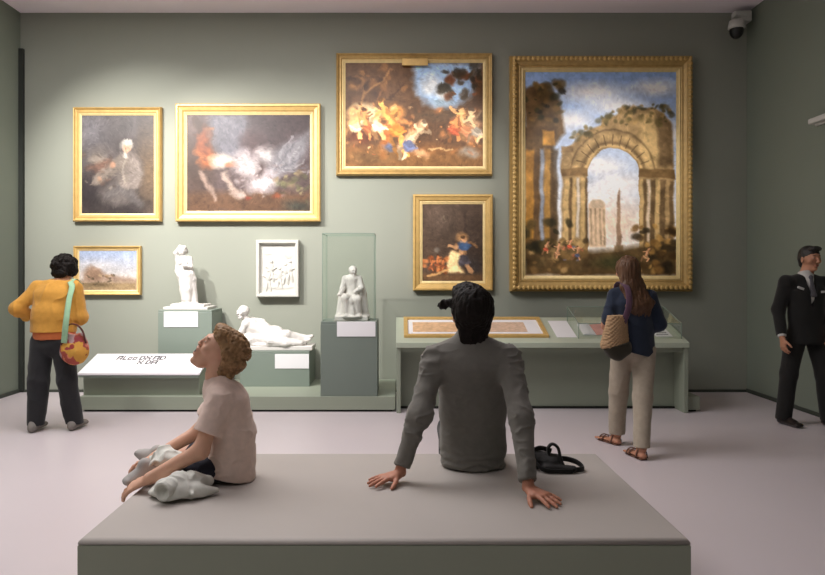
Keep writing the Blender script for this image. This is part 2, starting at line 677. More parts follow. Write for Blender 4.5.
# ------------------------------------------------------------------ security camera in the corner
c0 = W(737, 28, 8.55)
sc_t = thing('security_camera', 'small white bracketed security camera with black dome in the top corner under the ceiling', 'camera',
             (c0[0], c0[1], c0[2]))
b = MB()
pz = EYE + (272 - 16) / 80.5
b.box(c0[0] + 0.02, c0[0] + 0.16, 8.50, 8.75, pz - 0.13, pz + 0.0, 0.012)
b.box(c0[0] - 0.05, c0[0] + 0.10, 8.48, 8.60, pz - 0.07, pz - 0.01, 0.012)
b.build('bracket', WHITE_PLASTIC, sc_t)
MB().lathe([(0.045, 0.13), (0.085, 0.12), (0.095, 0.06), (0.10, 0.03), (0.085, 0.02)], (c0[0] - 0.03, 8.50, c0[2] - 0.05), 24).build(
    'housing', WHITE_PLASTIC, sc_t, True)
q = MB()
q.ball((c0[0] - 0.03, 8.50, c0[2] - 0.05), (0.082, 0.082, 0.10), 24)
q.build('dome', BLACK_PLASTIC, sc_t, True)

# white fixture high on the right wall
w0 = W(822, 119, 7.15)
wf = thing('wall_light', 'small pale fitting mounted high on the dark side wall above the suited guard', 'wall light', (RX, 7.15, w0[2]))
MB().box(RX - 0.03, RX, 6.95, 7.28, w0[2] - 0.05, w0[2] + 0.01, 0.01).build('backplate', WHITE_PLASTIC, wf)
MB().box(RX - 0.09, RX - 0.028, 6.93, 7.30, w0[2] - 0.03, w0[2] + 0.03, 0.015).build('shade', WHITE_PLASTIC, wf)

# ------------------------------------------------------------------ bench
BZ = 0.48
BN, BF = 2.672, 3.945
BX0, BX1 = -1.2255, 1.12
UPH = mat('grey_bench_leather', (176, 169, 163), rough=0.62, var=0.02, vscale=3.0, bump=0.05, bscale=160)
BGREEN = mat('sage_bench_base_lacquer', (152, 158, 140), rough=0.55, var=0.02, vscale=2.5)
bn = thing('bench', 'long low gallery bench with grey padded top and sage green base', 'bench', ((BX0 + BX1) / 2, (BN + BF) / 2, 0))
m = MB()
m.box(BX0, BX1, BN, BF, 0.025, BZ - 0.025, 0.004)
m.box(BX0 + 0.05, BX1 - 0.05, BN + 0.06, BF - 0.06, 0.0, 0.03)
m.build('base', BGREEN, bn)
m = MB()
m.box(BX0 + 0.012, BX1 - 0.012, BN + 0.012, BF - 0.012, BZ - 0.027, BZ - 0.018)
m.build('seam', BASEM, bn)
m = MB()
m.box(BX0 + .002, BX1 - .002, BN + .002, BF - .002, BZ - 0.0215, BZ, 0.0)
bmesh.ops.bevel(m.bm, geom=[e_ for e_ in m.bm.edges if all(v.co.z > BZ - .001 for v in e_.verts)], offset=0.020, segments=5, affect='EDGES', profile=0.5)
m.build('cushion', UPH, bn, True)

# ------------------------------------------------------------------ low platform and pedestals
PZ = 0.165
pl = thing('display_platform', 'long low pale green platform along the wall carrying three white sculptures', 'platform', (-1.7, 8.1, 0))
m = MB()
m.box(-3.42, -0.028, 7.50, BY - 0.016, 0.022, PZ, 0.004)
m.build('top', SAGE_FURN, pl)
m = MB()
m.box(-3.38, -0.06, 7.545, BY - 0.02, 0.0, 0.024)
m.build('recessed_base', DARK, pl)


def card_on(parent, px0, px1, py0, py1, Yf, nm='label_card', lines=0):
    a, b2 = W(px0, py1, Yf), W(px1, py0, Yf)
    return MB().box(a[0], b2[0], Yf - 0.006, Yf, a[2], b2[2], 0.001).build(nm, WHITE_CARD, parent)


def pedestal(label, X0, X1, Y0, Y1, Z0, Z1, cardpx, m=None):
    t = thing('pedestal', label, 'pedestal', ((X0 + X1) / 2, (Y0 + Y1) / 2, Z0), 'pedestals under the white sculptures')
    bq = MB()
    bq.box(X0, X1, Y0, Y1, Z0, Z1 - 0.028, 0.004)
    bq.build('body', m or SAGE_PED, t)
    bq = MB()
    bq.box(X0 + 0.002, X1 - 0.002, Y0 + 0.002, Y1 - 0.002, Z1 - 0.026, Z1, 0.003)
    bq.build('top_slab', m or SAGE_PED, t)
    card_on(t, *cardpx, Y0)
    return t


sA = 700 / 8.22
pedestal('tall green pedestal under the standing statue, with a wide white label card', (158 - 398) / sA, (212 - 398) / sA, 8.22, 8.70, PZ,
         EYE - (310 - 272) / sA, (164, 198, 311.5, 327))
sB = 700 / 8.16
pedestal('low wide pedestal under the reclining statue, with a white label card', (240 - 398) / sB, (309.5 - 398) / sB, 8.16, 8.72, PZ,
         EYE - (351 - 272) / sB, (275, 309, 354, 368.5))
sC = 700 / 7.515
pedestal('dark green pedestal carrying the glass case and seated statue', (320.5 - 398) / sC, (377.5 - 398) / sC, 7.515, 8.02, PZ,
         EYE - (321.5 - 272) / sC, (337, 375.5, 321.5, 336.5), mat('darker_green_pedestal_paint', (112, 122, 114), rough=0.5, var=0.03, vscale=2.0))

# glass case over the seated statue
gx0, gx1 = (322 - 398) / sC, (374.5 - 398) / sC
gz0, gz1 = EYE - (321.5 - 272) / sC, EYE + (272 - 234) / sC
gy0, gy1 = 7.53, 8.0
gc = thing('glass_case', 'tall clear glass case around the seated statue', 'glass case', ((gx0 + gx1) / 2, (gy0 + gy1) / 2, gz0))
g = 0.008


def panes(parent, x0, x1, ya, yb, z0, z1, g=0.008, tilt=None):
    for (a0, a1, b0, b1, c0_, c1) in ((x0, x1, ya, ya + g, z0, z1), (x0, x1, yb - g, yb, z0, z1), (x0, x0 + g, ya + g, yb - g, z0, z1),
                                      (x1 - g, x1, ya + g, yb - g, z0, z1), (x0, x1, ya, yb, z1, z1 + g)):
        if tilt is None:
            MB().box(a0, a1, b0, b1, c0_, c1).build('pane', GLASS, parent)
        else:
            MB().hexa([tilt(a0, b0, c0_), tilt(a1, b0, c0_), tilt(a1, b1, c0_), tilt(a0, b1, c0_),
                       tilt(a0, b0, c1), tilt(a1, b0, c1), tilt(a1, b1, c1), tilt(a0, b1, c1)]).build('pane', GLASS, parent)


panes(gc, gx0, gx1, gy0, gy1, gz0, gz1)
EDGE = mat('glass_edge', (132, 148, 136), rough=0.25, var=0.03)
m = MB()
e = 0.007
for x in (gx0, gx1 - e):
    for y in (gy0 - 0.001, gy1 - e + 0.001):
        m.box(x, x + e, y, y + e, gz0, gz1 + g)
for y in (gy0 - 0.001, gy1 - e):
    m.box(gx0, gx1, y, y + e, gz1 + 0.002, gz1 + g + 0.003)
for x in (gx0 - 0.001, gx1 - e + 0.001):
    m.box(x, x + e, gy0, gy1, gz1 + 0.002, gz1 + g + 0.003)
m.build('edge_beading', EDGE, gc)

# ------------------------------------------------------------------ tilted white text table (left)
SL = 0.30
LT_Y, LT_Z, LT_D = 7.49, 0.417, 0.50


def TL(x, d, o=0.0):
    return (x, LT_Y + d, LT_Z + SL * d + o)


tx0, tx1 = -3.43, (199.5 - 398) / (700 / LT_Y)
WTOP = mat('white_laminate', (240, 236, 240), rough=0.4, var=0.01)
tt = thing('reading_table', 'low sloping white tabletop printed with dark lettering, standing on the platform', 'table', ((tx0 + tx1) / 2, LT_Y + 0.25, PZ))
m = MB()
m.hexa([TL(tx0, 0, -0.022), TL(tx1, 0, -0.022), TL(tx1, LT_D, -0.022), TL(tx0, LT_D, -0.022),
        TL(tx0, 0), TL(tx1, 0), TL(tx1, LT_D), TL(tx0, LT_D)], 0.002)
m.build('tabletop', WTOP, tt)
m = MB()
m.hexa([(tx0 + 0.02, LT_Y + 0.10, PZ), (tx1 - 0.03, LT_Y + 0.10, PZ), (tx1 - 0.03, LT_Y + LT_D - 0.02, PZ), (tx0 + 0.02, LT_Y + LT_D - 0.02, PZ),
        TL(tx0 + 0.02, 0.10, -0.023), TL(tx1 - 0.03, 0.10, -0.023), TL(tx1 - 0.03, LT_D - 0.02, -0.023), TL(tx0 + 0.02, LT_D - 0.02, -0.023)])
m.build('support_box', SAGE_FURN, tt)
m = MB()
m.hexa([TL(tx0 + 0.005, 0.008, -0.05), TL(tx1 - 0.005, 0.008, -0.05), TL(tx1 - 0.005, LT_D - 0.01, -0.05), TL(tx0 + 0.005, LT_D - 0.01, -0.05),
        TL(tx0 + 0.005, 0.008, -0.0225), TL(tx1 - 0.005, 0.008, -0.0225), TL(tx1 - 0.005, LT_D - 0.01, -0.0225), TL(tx0 + 0.005, LT_D - 0.01, -0.0225)])
m.build('apron', SAGE_PED, tt)
# printed marks: blocky unreadable glyphs in two short rows, as in the photo
INK = mat('dark_print_ink', (58, 56, 58), rough=0.6)
m = MB()


def glyph(x, d, w, h, strokes):
    for a0, b0, a1, b1 in strokes:
        m.hexa([TL(x + a0 * w, d + b0 * h, 0.0002), TL(x + a1 * w, d + b0 * h, 0.0002), TL(x + a1 * w, d + b1 * h, 0.0002), TL(x + a0 * w, d + b1 * h, 0.0002),
                TL(x + a0 * w, d + b0 * h, 0.0012), TL(x + a1 * w, d + b0 * h, 0.0012), TL(x + a1 * w, d + b1 * h, 0.0012), TL(x + a0 * w, d + b1 * h, 0.0012)])


GA = [(0, 0, .25, 1), (.75, 0, 1, 1), (.25, .75, .75, 1), (.25, .35, .75, .52)]
GE = [(0, 0, .28, .7), (.28, .5, 1, .7), (.28, 0, 1, .18), (.75, .18, 1, .4)]
GD = [(0, 0, .28, 1), (.28, 0, .8, .2), (.28, .8, .8, 1), (.72, .2, 1, .8)]
GX = [(0, 0, .3, .4), (.7, 0, 1, .4), (.3, .35, .7, .65), (0, .6, .3, 1), (.7, .6, 1, 1)]
GL = [(0, 0, .3, 1), (.3, 0, 1, .2)]
s8 = 700 / 7.86


def gx(px):
    return (px - 398) / s8


for px, w, st in ((117, 5, GA), (123, 4, GL), (128, 4, GE), (133, 4, GE), (139.5, 5, GD), (145, 6, GX), (153, 6, GA), (159.5, 6, GD)):
    glyph(gx(px), 0.335, w / s8, 0.105, st)
for px, w, st in ((141, 5, GX), (149, 5, GD), (154.5, 6, GA)):
    glyph(gx(px), 0.225, w / s8, 0.095, st)
m.build('lettering', INK, tt)

# ------------------------------------------------------------------ sloping display table (right)
RT_Y, RT_Z, RT_D = 7.42, 0.75, 0.74


def TR(x, d, o=0.0):
    return (x, RT_Y + d, RT_Z + SL * d + o)


rx0, rx1 = (396 - 398) / 94.3, (689.5 - 398) / 94.3
TOPM = mat('pale_sage_tabletop', (176, 184, 166), rough=0.4, var=0.02, vscale=2)
rt = thing('display_table', 'long sage green display table with sloping top holding framed prints and a glass cover', 'table', ((rx0 + rx1) / 2, RT_Y + 0.4, 0))
m = MB()
m.hexa([TR(rx0, 0, -0.055), TR(rx1, 0, -0.055), TR(rx1, RT_D, -0.055), TR(rx0, RT_D, -0.055), TR(rx0, 0), TR(rx1, 0), TR(rx1, RT_D), TR(rx0, RT_D)], 0.004)
m.build('tabletop', TOPM, rt)


def side_panel(x0, x1, nm):
    q_ = MB()
    q_.hexa([(x0, RT_Y + 0.02, 0.0), (x1, RT_Y + 0.02, 0.0), (x1, RT_Y + RT_D - 0.02, 0.0), (x0, RT_Y + RT_D - 0.02, 0.0),
             TR(x0, 0.02, -0.056), TR(x1, 0.02, -0.056), TR(x1, RT_D - 0.02, -0.056), TR(x0, RT_D - 0.02, -0.056)], 0.003)
    q_.build(nm, SAGE_FURN, rt)


side_panel(rx0 + 0.005, rx0 + 0.05, 'side_panel')
side_panel(rx1 - 0.05, rx1 - 0.005, 'side_panel')
m = MB()
m.hexa([(rx0 + 0.05, RT_Y + 0.30, 0.02), (rx1 - 0.05, RT_Y + 0.30, 0.02), (rx1 - 0.05, RT_Y + 0.34, 0.02), (rx0 + 0.05, RT_Y + 0.34, 0.02),
        TR(rx0 + 0.05, 0.30, -0.056), TR(rx1 - 0.05, 0.30, -0.056), TR(rx1 - 0.05, 0.34, -0.056), TR(rx0 + 0.05, 0.34, -0.056)])
m.build('front_panel', SAGE_FURN, rt)
m = MB()
m.box(rx0 + 0.05, rx1 - 0.05, RT_Y + 0.05, RT_Y + 0.085, RT_Z - 0.105, RT_Z - 0.041)
m.build('rail', SAGE_FURN, rt)
m = MB()
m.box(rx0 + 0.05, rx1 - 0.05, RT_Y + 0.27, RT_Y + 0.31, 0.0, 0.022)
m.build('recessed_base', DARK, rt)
pq = thing('plinth', 'low green plinth block beside the end of the long display table', 'plinth', (3.17, 8.0, 0))
MB().box(rx1 + 0.005, 3.235, 7.50, BY - 0.02, 0.022, PZ, 0.004).build('top', SAGE_FURN, pq)
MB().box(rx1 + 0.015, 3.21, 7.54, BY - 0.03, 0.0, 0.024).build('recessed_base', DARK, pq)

# framed prints lying on the sloping table
fx0, fx1, fd0, fd1 = (404 - 398) / 92.8, (549.5 - 398) / 92.8, 0.13, 0.68
fp = thing('framed_print', 'gold framed sheet with two small brown drawings on white mount, lying on the sloping table', 'picture',
           TR((fx0 + fx1) / 2, (fd0 + fd1) / 2))
m = MB()
w_ = 0.045


def bar(x0, x1, d0, d1, o0, o1):
    m.hexa([TR(x0, d0, o0), TR(x1, d0, o0), TR(x1, d1, o0), TR(x0, d1, o0), TR(x0, d0, o1), TR(x1, d0, o1), TR(x1, d1, o1), TR(x0, d1, o1)], 0.003)


bar(fx0, fx1, fd0, fd0 + w_, 0.001, 0.03)
bar(fx0, fx1, fd1 - w_, fd1, 0.001, 0.03)
bar(fx0, fx0 + w_, fd0 + w_, fd1 - w_, 0.001, 0.03)
bar(fx1 - w_, fx1, fd0 + w_, fd1 - w_, 0.001, 0.03)
m.build('frame', GOLD, fp)
m = MB()
bar(fx0 + w_, fx1 - w_, fd0 + w_, fd1 - w_, 0.002, 0.010)
m.build('mount', WHITE_CARD, fp)
SEP = mat('sepia_drawing', (204, 174, 150), rough=0.7, var=0.2, vscale=22, detail=6)
SEP2 = mat('orange_sepia_drawing', (208, 170, 132), rough=0.7, var=0.25, vscale=20, detail=6)
for a, b_, mm in ((0.10, 0.62, SEP2), (0.82, 1.36, SEP)):
    m = MB()
    bar(fx0 + a, fx0 + b_, fd0 + 0.14, fd1 - 0.13, 0.011, 0.012)
    m.build('drawing', mm, fp)

# loose white sheet, glass cover, open book
pg = MB()
m = pg
x0, x1 = (557 - 398) / 92.5, (577 - 398) / 92.5
bar(x0, x1, 0.14, 0.62, 0.001, 0.004)
tag(pg.build('paper_sheet', WHITE_CARD), 'plain white sheet lying between the gold framed prints and the glass cover', 'paper')

cx0, cx1, cd0, cd1 = (578 - 398) / 92.8, (681 - 398) / 92.8, 0.10, 0.62
gcase = thing('glass_case', 'low clear glass cover on the sloping table over an open book', 'glass case', TR((cx0 + cx1) / 2, (cd0 + cd1) / 2))


def TT(x, d, o):
    return TR(x, d, o + 0.001)


panes(gcase, cx0, cx1, cd0, cd1, 0.0, 0.16, 0.008, TT)
m = MB()
for x in (cx0, cx1 - e):
    for d in (cd0 - 0.001, cd1 - e):
        m.hexa([TT(x, d, 0), TT(x + e, d, 0), TT(x + e, d + e, 0), TT(x, d + e, 0), TT(x, d, .168), TT(x + e, d, .168), TT(x + e, d + e, .168), TT(x, d + e, .168)])
for d in (cd0 - 0.001, cd1 - e):
    bar(cx0, cx1, d, d + e, 0.162, 0.171)
for x in (cx0 - 0.001, cx1 - e + 0.001):
    bar(x, x + e, cd0, cd1, 0.162, 0.171)
m.build('edge_beading', EDGE, gcase)
PAPER_PINK = mat('pink_page', (206, 150, 140), rough=0.7, var=0.12, vscale=14)


def page(xa, xb, d0, d1, name, mm, parent, sag):
    n = 10
    vs, fs = [], []
    for o in (0, 1):
        for i in range(n + 1):
            t = i / n
            x = xa + (xb - xa) * t
            zz = (0.004 + 0.016 * math.sin(math.pi * (0.15 + 0.85 * (t if sag > 0 else 1 - t)))) * o + 0.003 * (1 - o)
            vs.append(TR(x, d0, zz))
            vs.append(TR(x, d1, zz))
    k = 2 * (n + 1)
    for i in range(n):
        a = 2 * i
        fs += [[k + a, k + a + 2, k + a + 3, k + a + 1], [a, a + 1, a + 3, a + 2], [a, a + 2, k + a + 2, k + a], [a + 1, k + a + 1, k + a + 3, a + 3]]
    fs += [[0, k, k + 1, 1], [2 * n, 2 * n + 1, k + 2 * n + 1, k + 2 * n]]
    return mesh_from(name, vs, fs, mm, parent, False)


bk = thing('open_book', 'open book with a white page and a pink page inside the low glass cover', 'book', TR((600 - 398) / 92, 0.35))
bx = [(584 - 398) / 92, (597 - 398) / 92, (631 - 398) / 92]
page(bx[0], bx[1], 0.20, 0.50, 'white_page', WHITE_CARD, bk, 1)
page(bx[1], bx[2], 0.20, 0.50, 'pink_page', PAPER_PINK, bk, -1)
m = MB()
bar((655 - 398) / 92, (672 - 398) / 92, 0.16, 0.50, 0.001, 0.005)
sh = m.build('paper_sheet', WHITE_CARD)
tag(sh, 'white printed sheet inside the glass cover at the outer end of the sloping table', 'paper')
m = MB()
for i in range(5):
    bar((657 - 398) / 92, (669 - 398) / 92, 0.20 + 0.055 * i, 0.222 + 0.055 * i, 0.0052, 0.0058)
m.build('printed_lines', mat('grey_print', (150, 150, 148), rough=0.7), sh)
# ------------------------------------------------------------------ paintings: brushed colour fields on a fine grid of points
class Canvas:
    def __init__(self, w, h, base, seed=0, warp=0.045):
        self.w, self.h = w, h
        u, v = np.meshgrid(np.linspace(0, 1, w), np.linspace(0, 1, h))
        self.asp = w / h
        P = np.stack([u * self.asp, v, np.full_like(u, seed * 3.1)], -1)
        self.P = P
        self.u = u + warp * fbm(P * 11 + 5, 4) * 0.8
        self.v = v + warp * fbm(P * 11 + 50, 4) * 0.8
        self.c = np.tile(np.array(base, float), (h, w, 1))
        self.seed = seed

    def mix(self, k, col):
        k = np.clip(k, 0, 1)[..., None]
        self.c = self.c * (1 - k) + np.array(col, float) * k
        return self

    def ell(self, cx, cy, rx, ry, col, soft=0.35, a=1.0, rot=0.0):
        du, dv = (self.u - cx) * self.asp, self.v - cy
        cs, sn = math.cos(rot), math.sin(rot)
        p, q = (du * cs + dv * sn) / (rx * self.asp), (-du * sn + dv * cs) / ry
        return self.mix((1 - np.sqrt(p * p + q * q)) / soft * a if a == 1 else np.clip((1 - np.sqrt(p * p + q * q)) / soft, 0, 1) * a, col)

    def rect(self, x0, y0, x1, y1, col, soft=0.012, a=1.0):
        d = np.minimum(np.minimum((self.u - x0), (x1 - self.u)) , np.minimum(self.v - y0, y1 - self.v))
        return self.mix(np.clip(d / soft + 0.5, 0, 1) * a, col)

    def line(self, pts, w, col, soft=0.4, a=1.0):
        d = np.full(self.u.shape, 9.0)
        for (x0, y0), (x1, y1) in zip(pts, pts[1:]):
            ax, ay, bx, by = x0 * self.asp, y0, x1 * self.asp, y1
            ex, ey = bx - ax, by - ay
            L2 = ex * ex + ey * ey + 1e-9
            t = np.clip(((self.u * self.asp - ax) * ex + (self.v - ay) * ey) / L2, 0, 1)
            d = np.minimum(d, np.hypot(self.u * self.asp - ax - t * ex, self.v - ay - t * ey))
        return self.mix(np.clip((1 - d / w) / soft, 0, 1) * a, col)

    def poly(self, pts, col, soft=0.012, a=1.0):
        U, Vv = self.u * self.asp, self.v
        ins = np.zeros(U.shape, bool)
        d = np.full(U.shape, 9.0)
        n = len(pts)
        for i in range(n):
            x0, y0 = pts[i][0] * self.asp, pts[i][1]
            x1, y1 = pts[(i + 1) % n][0] * self.asp, pts[(i + 1) % n][1]
            c = (y0 > Vv) != (y1 > Vv)
            xi = x0 + (Vv - y0) * (x1 - x0) / (y1 - y0 + 1e-12)
            ins ^= c & (U < xi)
            ex, ey = x1 - x0, y1 - y0
            t = np.clip(((U - x0) * ex + (Vv - y0) * ey) / (ex * ex + ey * ey + 1e-9), 0, 1)
            d = np.minimum(d, np.hypot(U - x0 - t * ex, Vv - y0 - t * ey))
        s = np.where(ins, d, -d)
        return self.mix(np.clip(s / soft + 0.5, 0, 1) * a, col)

    def brush(self, n, ln, seed=0, a=.75):
        """short oriented strokes that pick up the colour under them"""
        r = np.random.default_rng(seed + 100)
        src = self.c.copy()
        h, w = self.h, self.w
        for i in range(n):
            x, y = r.uniform(0, w), r.uniform(0, h)
            L_ = r.uniform(*ln) * h
            B = L_ * r.uniform(.22, .4)
            an = math.pi * float(noise3(np.array([x / h * 4, y / h * 4, seed + .5]))) + r.uniform(-.5, .5)
            R_ = int(L_) + 2
            x0, x1, y0, y1 = max(0, int(x) - R_), min(w, int(x) + R_ + 1), max(0, int(y) - R_), min(h, int(y) + R_ + 1)
            if x1 <= x0 or y1 <= y0:
                continue
            X, Y = np.meshgrid(np.arange(x0, x1) - x, np.arange(y0, y1) - y)
            p, q_ = (X * math.cos(an) + Y * math.sin(an)) / L_, (-X * math.sin(an) + Y * math.cos(an)) / B
            k = (np.clip((1 - np.sqrt(p * p + q_ * q_)) / .3, 0, 1) * a)[..., None]
            c = src[min(h - 1, int(y)), min(w - 1, int(x))] * r.uniform(.86, 1.14)
            self.c[y0:y1, x0:x1] = self.c[y0:y1, x0:x1] * (1 - k) + c * k
        return self

    def figure(self, x, y, h, skin, cloth, lean=0.0, seed=0, seated=False):
        """a small painted figure: head, trunk, limbs and a sweep of cloth"""
        r = np.random.default_rng(seed)
        k = h / self.asp
        dark = tuple(c * .62 for c in skin)
        hip = (x, y)
        sh = (x + lean * k, y - .36 * h)
        hd_ = (x + lean * k * 1.35 + r.uniform(-.03, .03) * k, y - .50 * h)
        for sg in (-1, 1):
            kn = (hip[0] + sg * r.uniform(.06, .22) * k - lean * k * .3, hip[1] + (.12 if seated else .26) * h)
            ft = (kn[0] + r.uniform(-.16, .16) * k, hip[1] + (.34 if seated else .52) * h)
            self.line([hip, kn, ft], .062 * h, skin if sg > 0 else dark, .4, .95)
            el = (sh[0] + sg * r.uniform(.12, .22) * k, sh[1] + r.uniform(-.10, .18) * h)
            hn = (el[0] + sg * r.uniform(-.05, .22) * k, el[1] + r.uniform(-.18, .12) * h)
            self.line([sh, el, hn], .045 * h, skin if sg < 0 else dark, .4, .95)
        self.line([sh, hip], .105 * h, skin, .4).line([(sh[0] + .05 * k, sh[1]), (hip[0] + .06 * k, hip[1])], .05 * h, dark, .6, .7)
        self.ell(hd_[0], hd_[1], .085 * k, .095 * h, skin, .3).ell(hd_[0] - .02 * k, hd_[1] - .05 * h, .085 * k, .06 * h, tuple(c * .4 for c in skin), .4, .9)
        self.ell(hip[0], hip[1] + .06 * h, .20 * k, .16 * h, cloth, .35, .95, r.uniform(-.5, .5))
        self.line([(hip[0] - .15 * k, hip[1]), (hip[0] + .05 * k, hip[1] + .14 * h), (hip[0] + .2 * k, hip[1] + .1 * h)], .035 * h, tuple(min(255, c * 1.3) for c in cloth), .5, .7)
        return self

    def mottle(self, f, amt, o=4, mask=None):
        n = fbm(self.P * f + 9.7 + self.seed, o)
        k = amt if mask is None else amt * mask
        self.c = self.c * (1 + (n * k)[..., None])
        return self

    def spots(self, n, box, size, cols, seed=1, soft=0.5, a=0.8):
        r = np.random.default_rng(seed)
        for i in range(n):
            x, y = r.uniform(box[0], box[2]), r.uniform(box[1], box[3])
            s = r.uniform(*size)
            self.ell(x, y, s / self.asp, s * r.uniform(0.4, 1.0), cols[r.integers(len(cols))], soft, a, r.uniform(-1, 1))
        return self


CANVAS_M = mat('oil_paint', (0, 0, 0), rough=0.42, var=0.03, vscale=40, bump=0.10, bscale=120, attr='col', spec=0.3)


def canvas_mesh(cv, x0, x1, z0, z1, y, parent, name='canvas'):
    """slab whose face carries the painted colours"""
    w, h = cv.w, cv.h
    X, Z = np.meshgrid(np.linspace(x0, x1, w), np.linspace(z1, z0, h))
    vs = np.stack([X.ravel(), np.full(w * h, y), Z.ravel()], 1)
    i = np.arange(w * h).reshape(h, w)
    a, b, c, d = i[:-1, :-1].ravel(), i[1:, :-1].ravel(), i[1:, 1:].ravel(), i[:-1, 1:].ravel()
    fs = np.stack([a, b, c, d], 1)
    back = np.array([[x0, y + 0.015, z0], [x1, y + 0.015, z0], [x1, y + 0.015, z1], [x0, y + 0.015, z1]])
    k = w * h
    faces = fs.tolist() + [[k + 3, k + 2, k + 1, k]]
    rim = [(h - 1) * w + j for j in range(w)]
    faces.append(rim[::-1] + [k, k + 1])
    faces.append(list(range(w)) + [k + 2, k + 3])
    faces.append([r * w for r in range(h)] + [k, k + 3])
    faces.append([r * w + w - 1 for r in range(h)][::-1] + [k + 2, k + 1])
    o = mesh_from(name, np.concatenate([vs, back]), faces, CANVAS_M, parent, False, V((x0 + x1) / 2, y, (z0 + z1) / 2))
    col = lin(np.clip(cv.c, 0, 255)).reshape(-1, 3)
    col = np.concatenate([col, np.tile(col.mean(0), (4, 1))])
    at = o.data.color_attributes.new('col', 'FLOAT_COLOR', 'POINT')
    at.data.foreach_set('color', np.concatenate([col, np.ones((len(col), 1))], 1).astype(np.float32).ravel())
    return o


def moulding(name, x0, x1, z0, z1, yb, prof, m, parent):
    """mitred frame: profile of (inset from the outer edge, depth in front of yb)"""
    vs, fs = [], []
    n = len(prof)
    for (sx, sz) in ((0, 0), (1, 0), (1, 1), (0, 1)):
        for ins, dep in prof:
            vs.append(((x1 - ins) if sx else (x0 + ins), yb - dep, (z1 - ins) if sz else (z0 + ins)))
    for c in range(4):
        d = (c + 1) % 4
        for i in range(n):
            j = (i + 1) % n
            fs.append([c * n + i, d * n + i, d * n + j, c * n + j])
    o = mesh_from(name, vs, fs, m, parent, False, V((x0 + x1) / 2, yb, (z0 + z1) / 2))
    bm = bmesh.new()
    bm.from_mesh(o.data)
    bmesh.ops.recalc_face_normals(bm, faces=bm.faces[:])
    bm.to_mesh(o.data)
    bm.free()
    return o


WY = BY - 0.004
GRP = 'gold framed paintings on the back wall'


def painting(label, outer, inner, cv, depth, mats, style, liner=0.25, gain=1.0):
    s = 700 / (WY - depth * 0.6)
    x0, x1 = (outer[0] - VPX) / s, (outer[2] - VPX) / s
    z0, z1 = EYE - (outer[3] - VPY) / s, EYE - (outer[1] - VPY) / s
    si = 700 / (WY - depth * 0.35)
    a0, a1 = (inner[0] - VPX) / si, (inner[2] - VPX) / si
    b0, b1 = EYE - (inner[3] - VPY) / si, EYE - (inner[1] - VPY) / si
    cv.brush(1800 if cv.w < 280 else 2600, (.010, .026) if cv.w < 280 else (.005, .013), cv.seed, .7 if cv.w < 280 else .4)
    mn = cv.c.mean()
    cv.c = np.clip(((cv.c - mn) * 1.22 + mn) * gain, 4, 250)
    t = thing('framed_painting', label, 'painting', ((x0 + x1) / 2, WY, (z0 + z1) / 2), GRP)
    w = min(a0 - x0, x1 - a1, b0 - z0, z1 - b1)
    lw = w * liner
    fw = w - lw
    D = depth
    if style == 'ogee':
        prof = [(0, 0), (0, D * .55), (fw * .08, D * .8), (fw * .20, D), (fw * .32, D * .95), (fw * .45, D * .72), (fw * .62, D * .62), (fw * .8, D * .66), (fw * .92, D * .55), (fw, D * .50), (fw, 0)]
    elif style == 'flat':
        prof = [(0, 0), (0, D * .9), (fw * .12, D), (fw * .3, D), (fw * .42, D * .82), (fw * .85, D * .7), (fw, D * .55), (fw, 0)]
    else:
        prof = [(0, 0), (0, D * .5), (fw * .06, D * .62), (fw * .12, D * .60), (fw * .2, D * .9), (fw * .34, D), (fw * .46, D * .9), (fw * .56, D * .7), (fw * .78, D * .52), (fw * .9, D * .56), (fw, D * .45), (fw, 0)]
    # the frame meets the canvas on every side: take the true inset per side by scaling the outer edge
    moulding('frame', x0, x1, z0, z1, WY, prof, mats[0], t)
    lp = [(0, 0), (0, D * .50), (lw * .35, D * .54), (lw * .6, D * .46), (lw * 1.25, D * .38), (lw * 1.25, 0)]
    moulding('liner', x0 + fw, x1 - fw, z0 + fw, z1 - fw, WY, lp, mats[1], t)
    canvas_mesh(cv, x0 + fw + lw, x1 - fw - lw, z0 + fw + lw, z1 - fw - lw, WY - D * 0.33, t)
    return t, (x0, x1, z0, z1, fw)


# --- portrait of a seated sitter
cv = Canvas(150, 200, (84, 76, 74), 1, .035)
cv.ell(.1, .1, .5, .6, (126, 122, 126), .9, .9).ell(.95, .55, .3, .6, (124, 102, 78), .9, .8).rect(.42, .0, .75, .22, (98, 92, 92), .06, .6)
cv.ell(.25, .42, .26, .16, (128, 118, 112), .7, .8).ell(.22, .45, .14, .07, (166, 152, 138), .6, .7).poly([(.06, .52), (.4, .43), (.48, .52), (.2, .60)], (122, 92, 78), .05, .8)
cv.ell(.08, .76, .34, .26, (62, 56, 58), .8, .9).ell(.55, .95, .5, .18, (66, 60, 60), .8, .8)
cv.ell(.64, .58, .25, .24, (128, 118, 112), .4).ell(.65, .50, .19, .14, (142, 130, 122), .6).line([(.56, .47), (.42, .55), (.24, .65)], .08, (140, 128, 118), .5, .95)
cv.ell(.50, .80, .32, .15, (116, 108, 104), .5, .95).line([(.36, .82), (.55, .74), (.80, .90)], .06, (108, 102, 100), .7, .8).ell(.62, .66, .05, .12, (142, 132, 122), .6, .7)
cv.ell(.62, .305, .10, .075, (190, 184, 174), .5).ell(.625, .34, .068, .068, (208, 166, 140), .5).ell(.63, .275, .07, .03, (206, 202, 194), .6)
cv.ell(.60, .42, .045, .035, (200, 192, 180), .6).ell(.24, .65, .05, .032, (190, 154, 130), .6).ell(.43, .50, .05, .035, (180, 142, 118), .6)
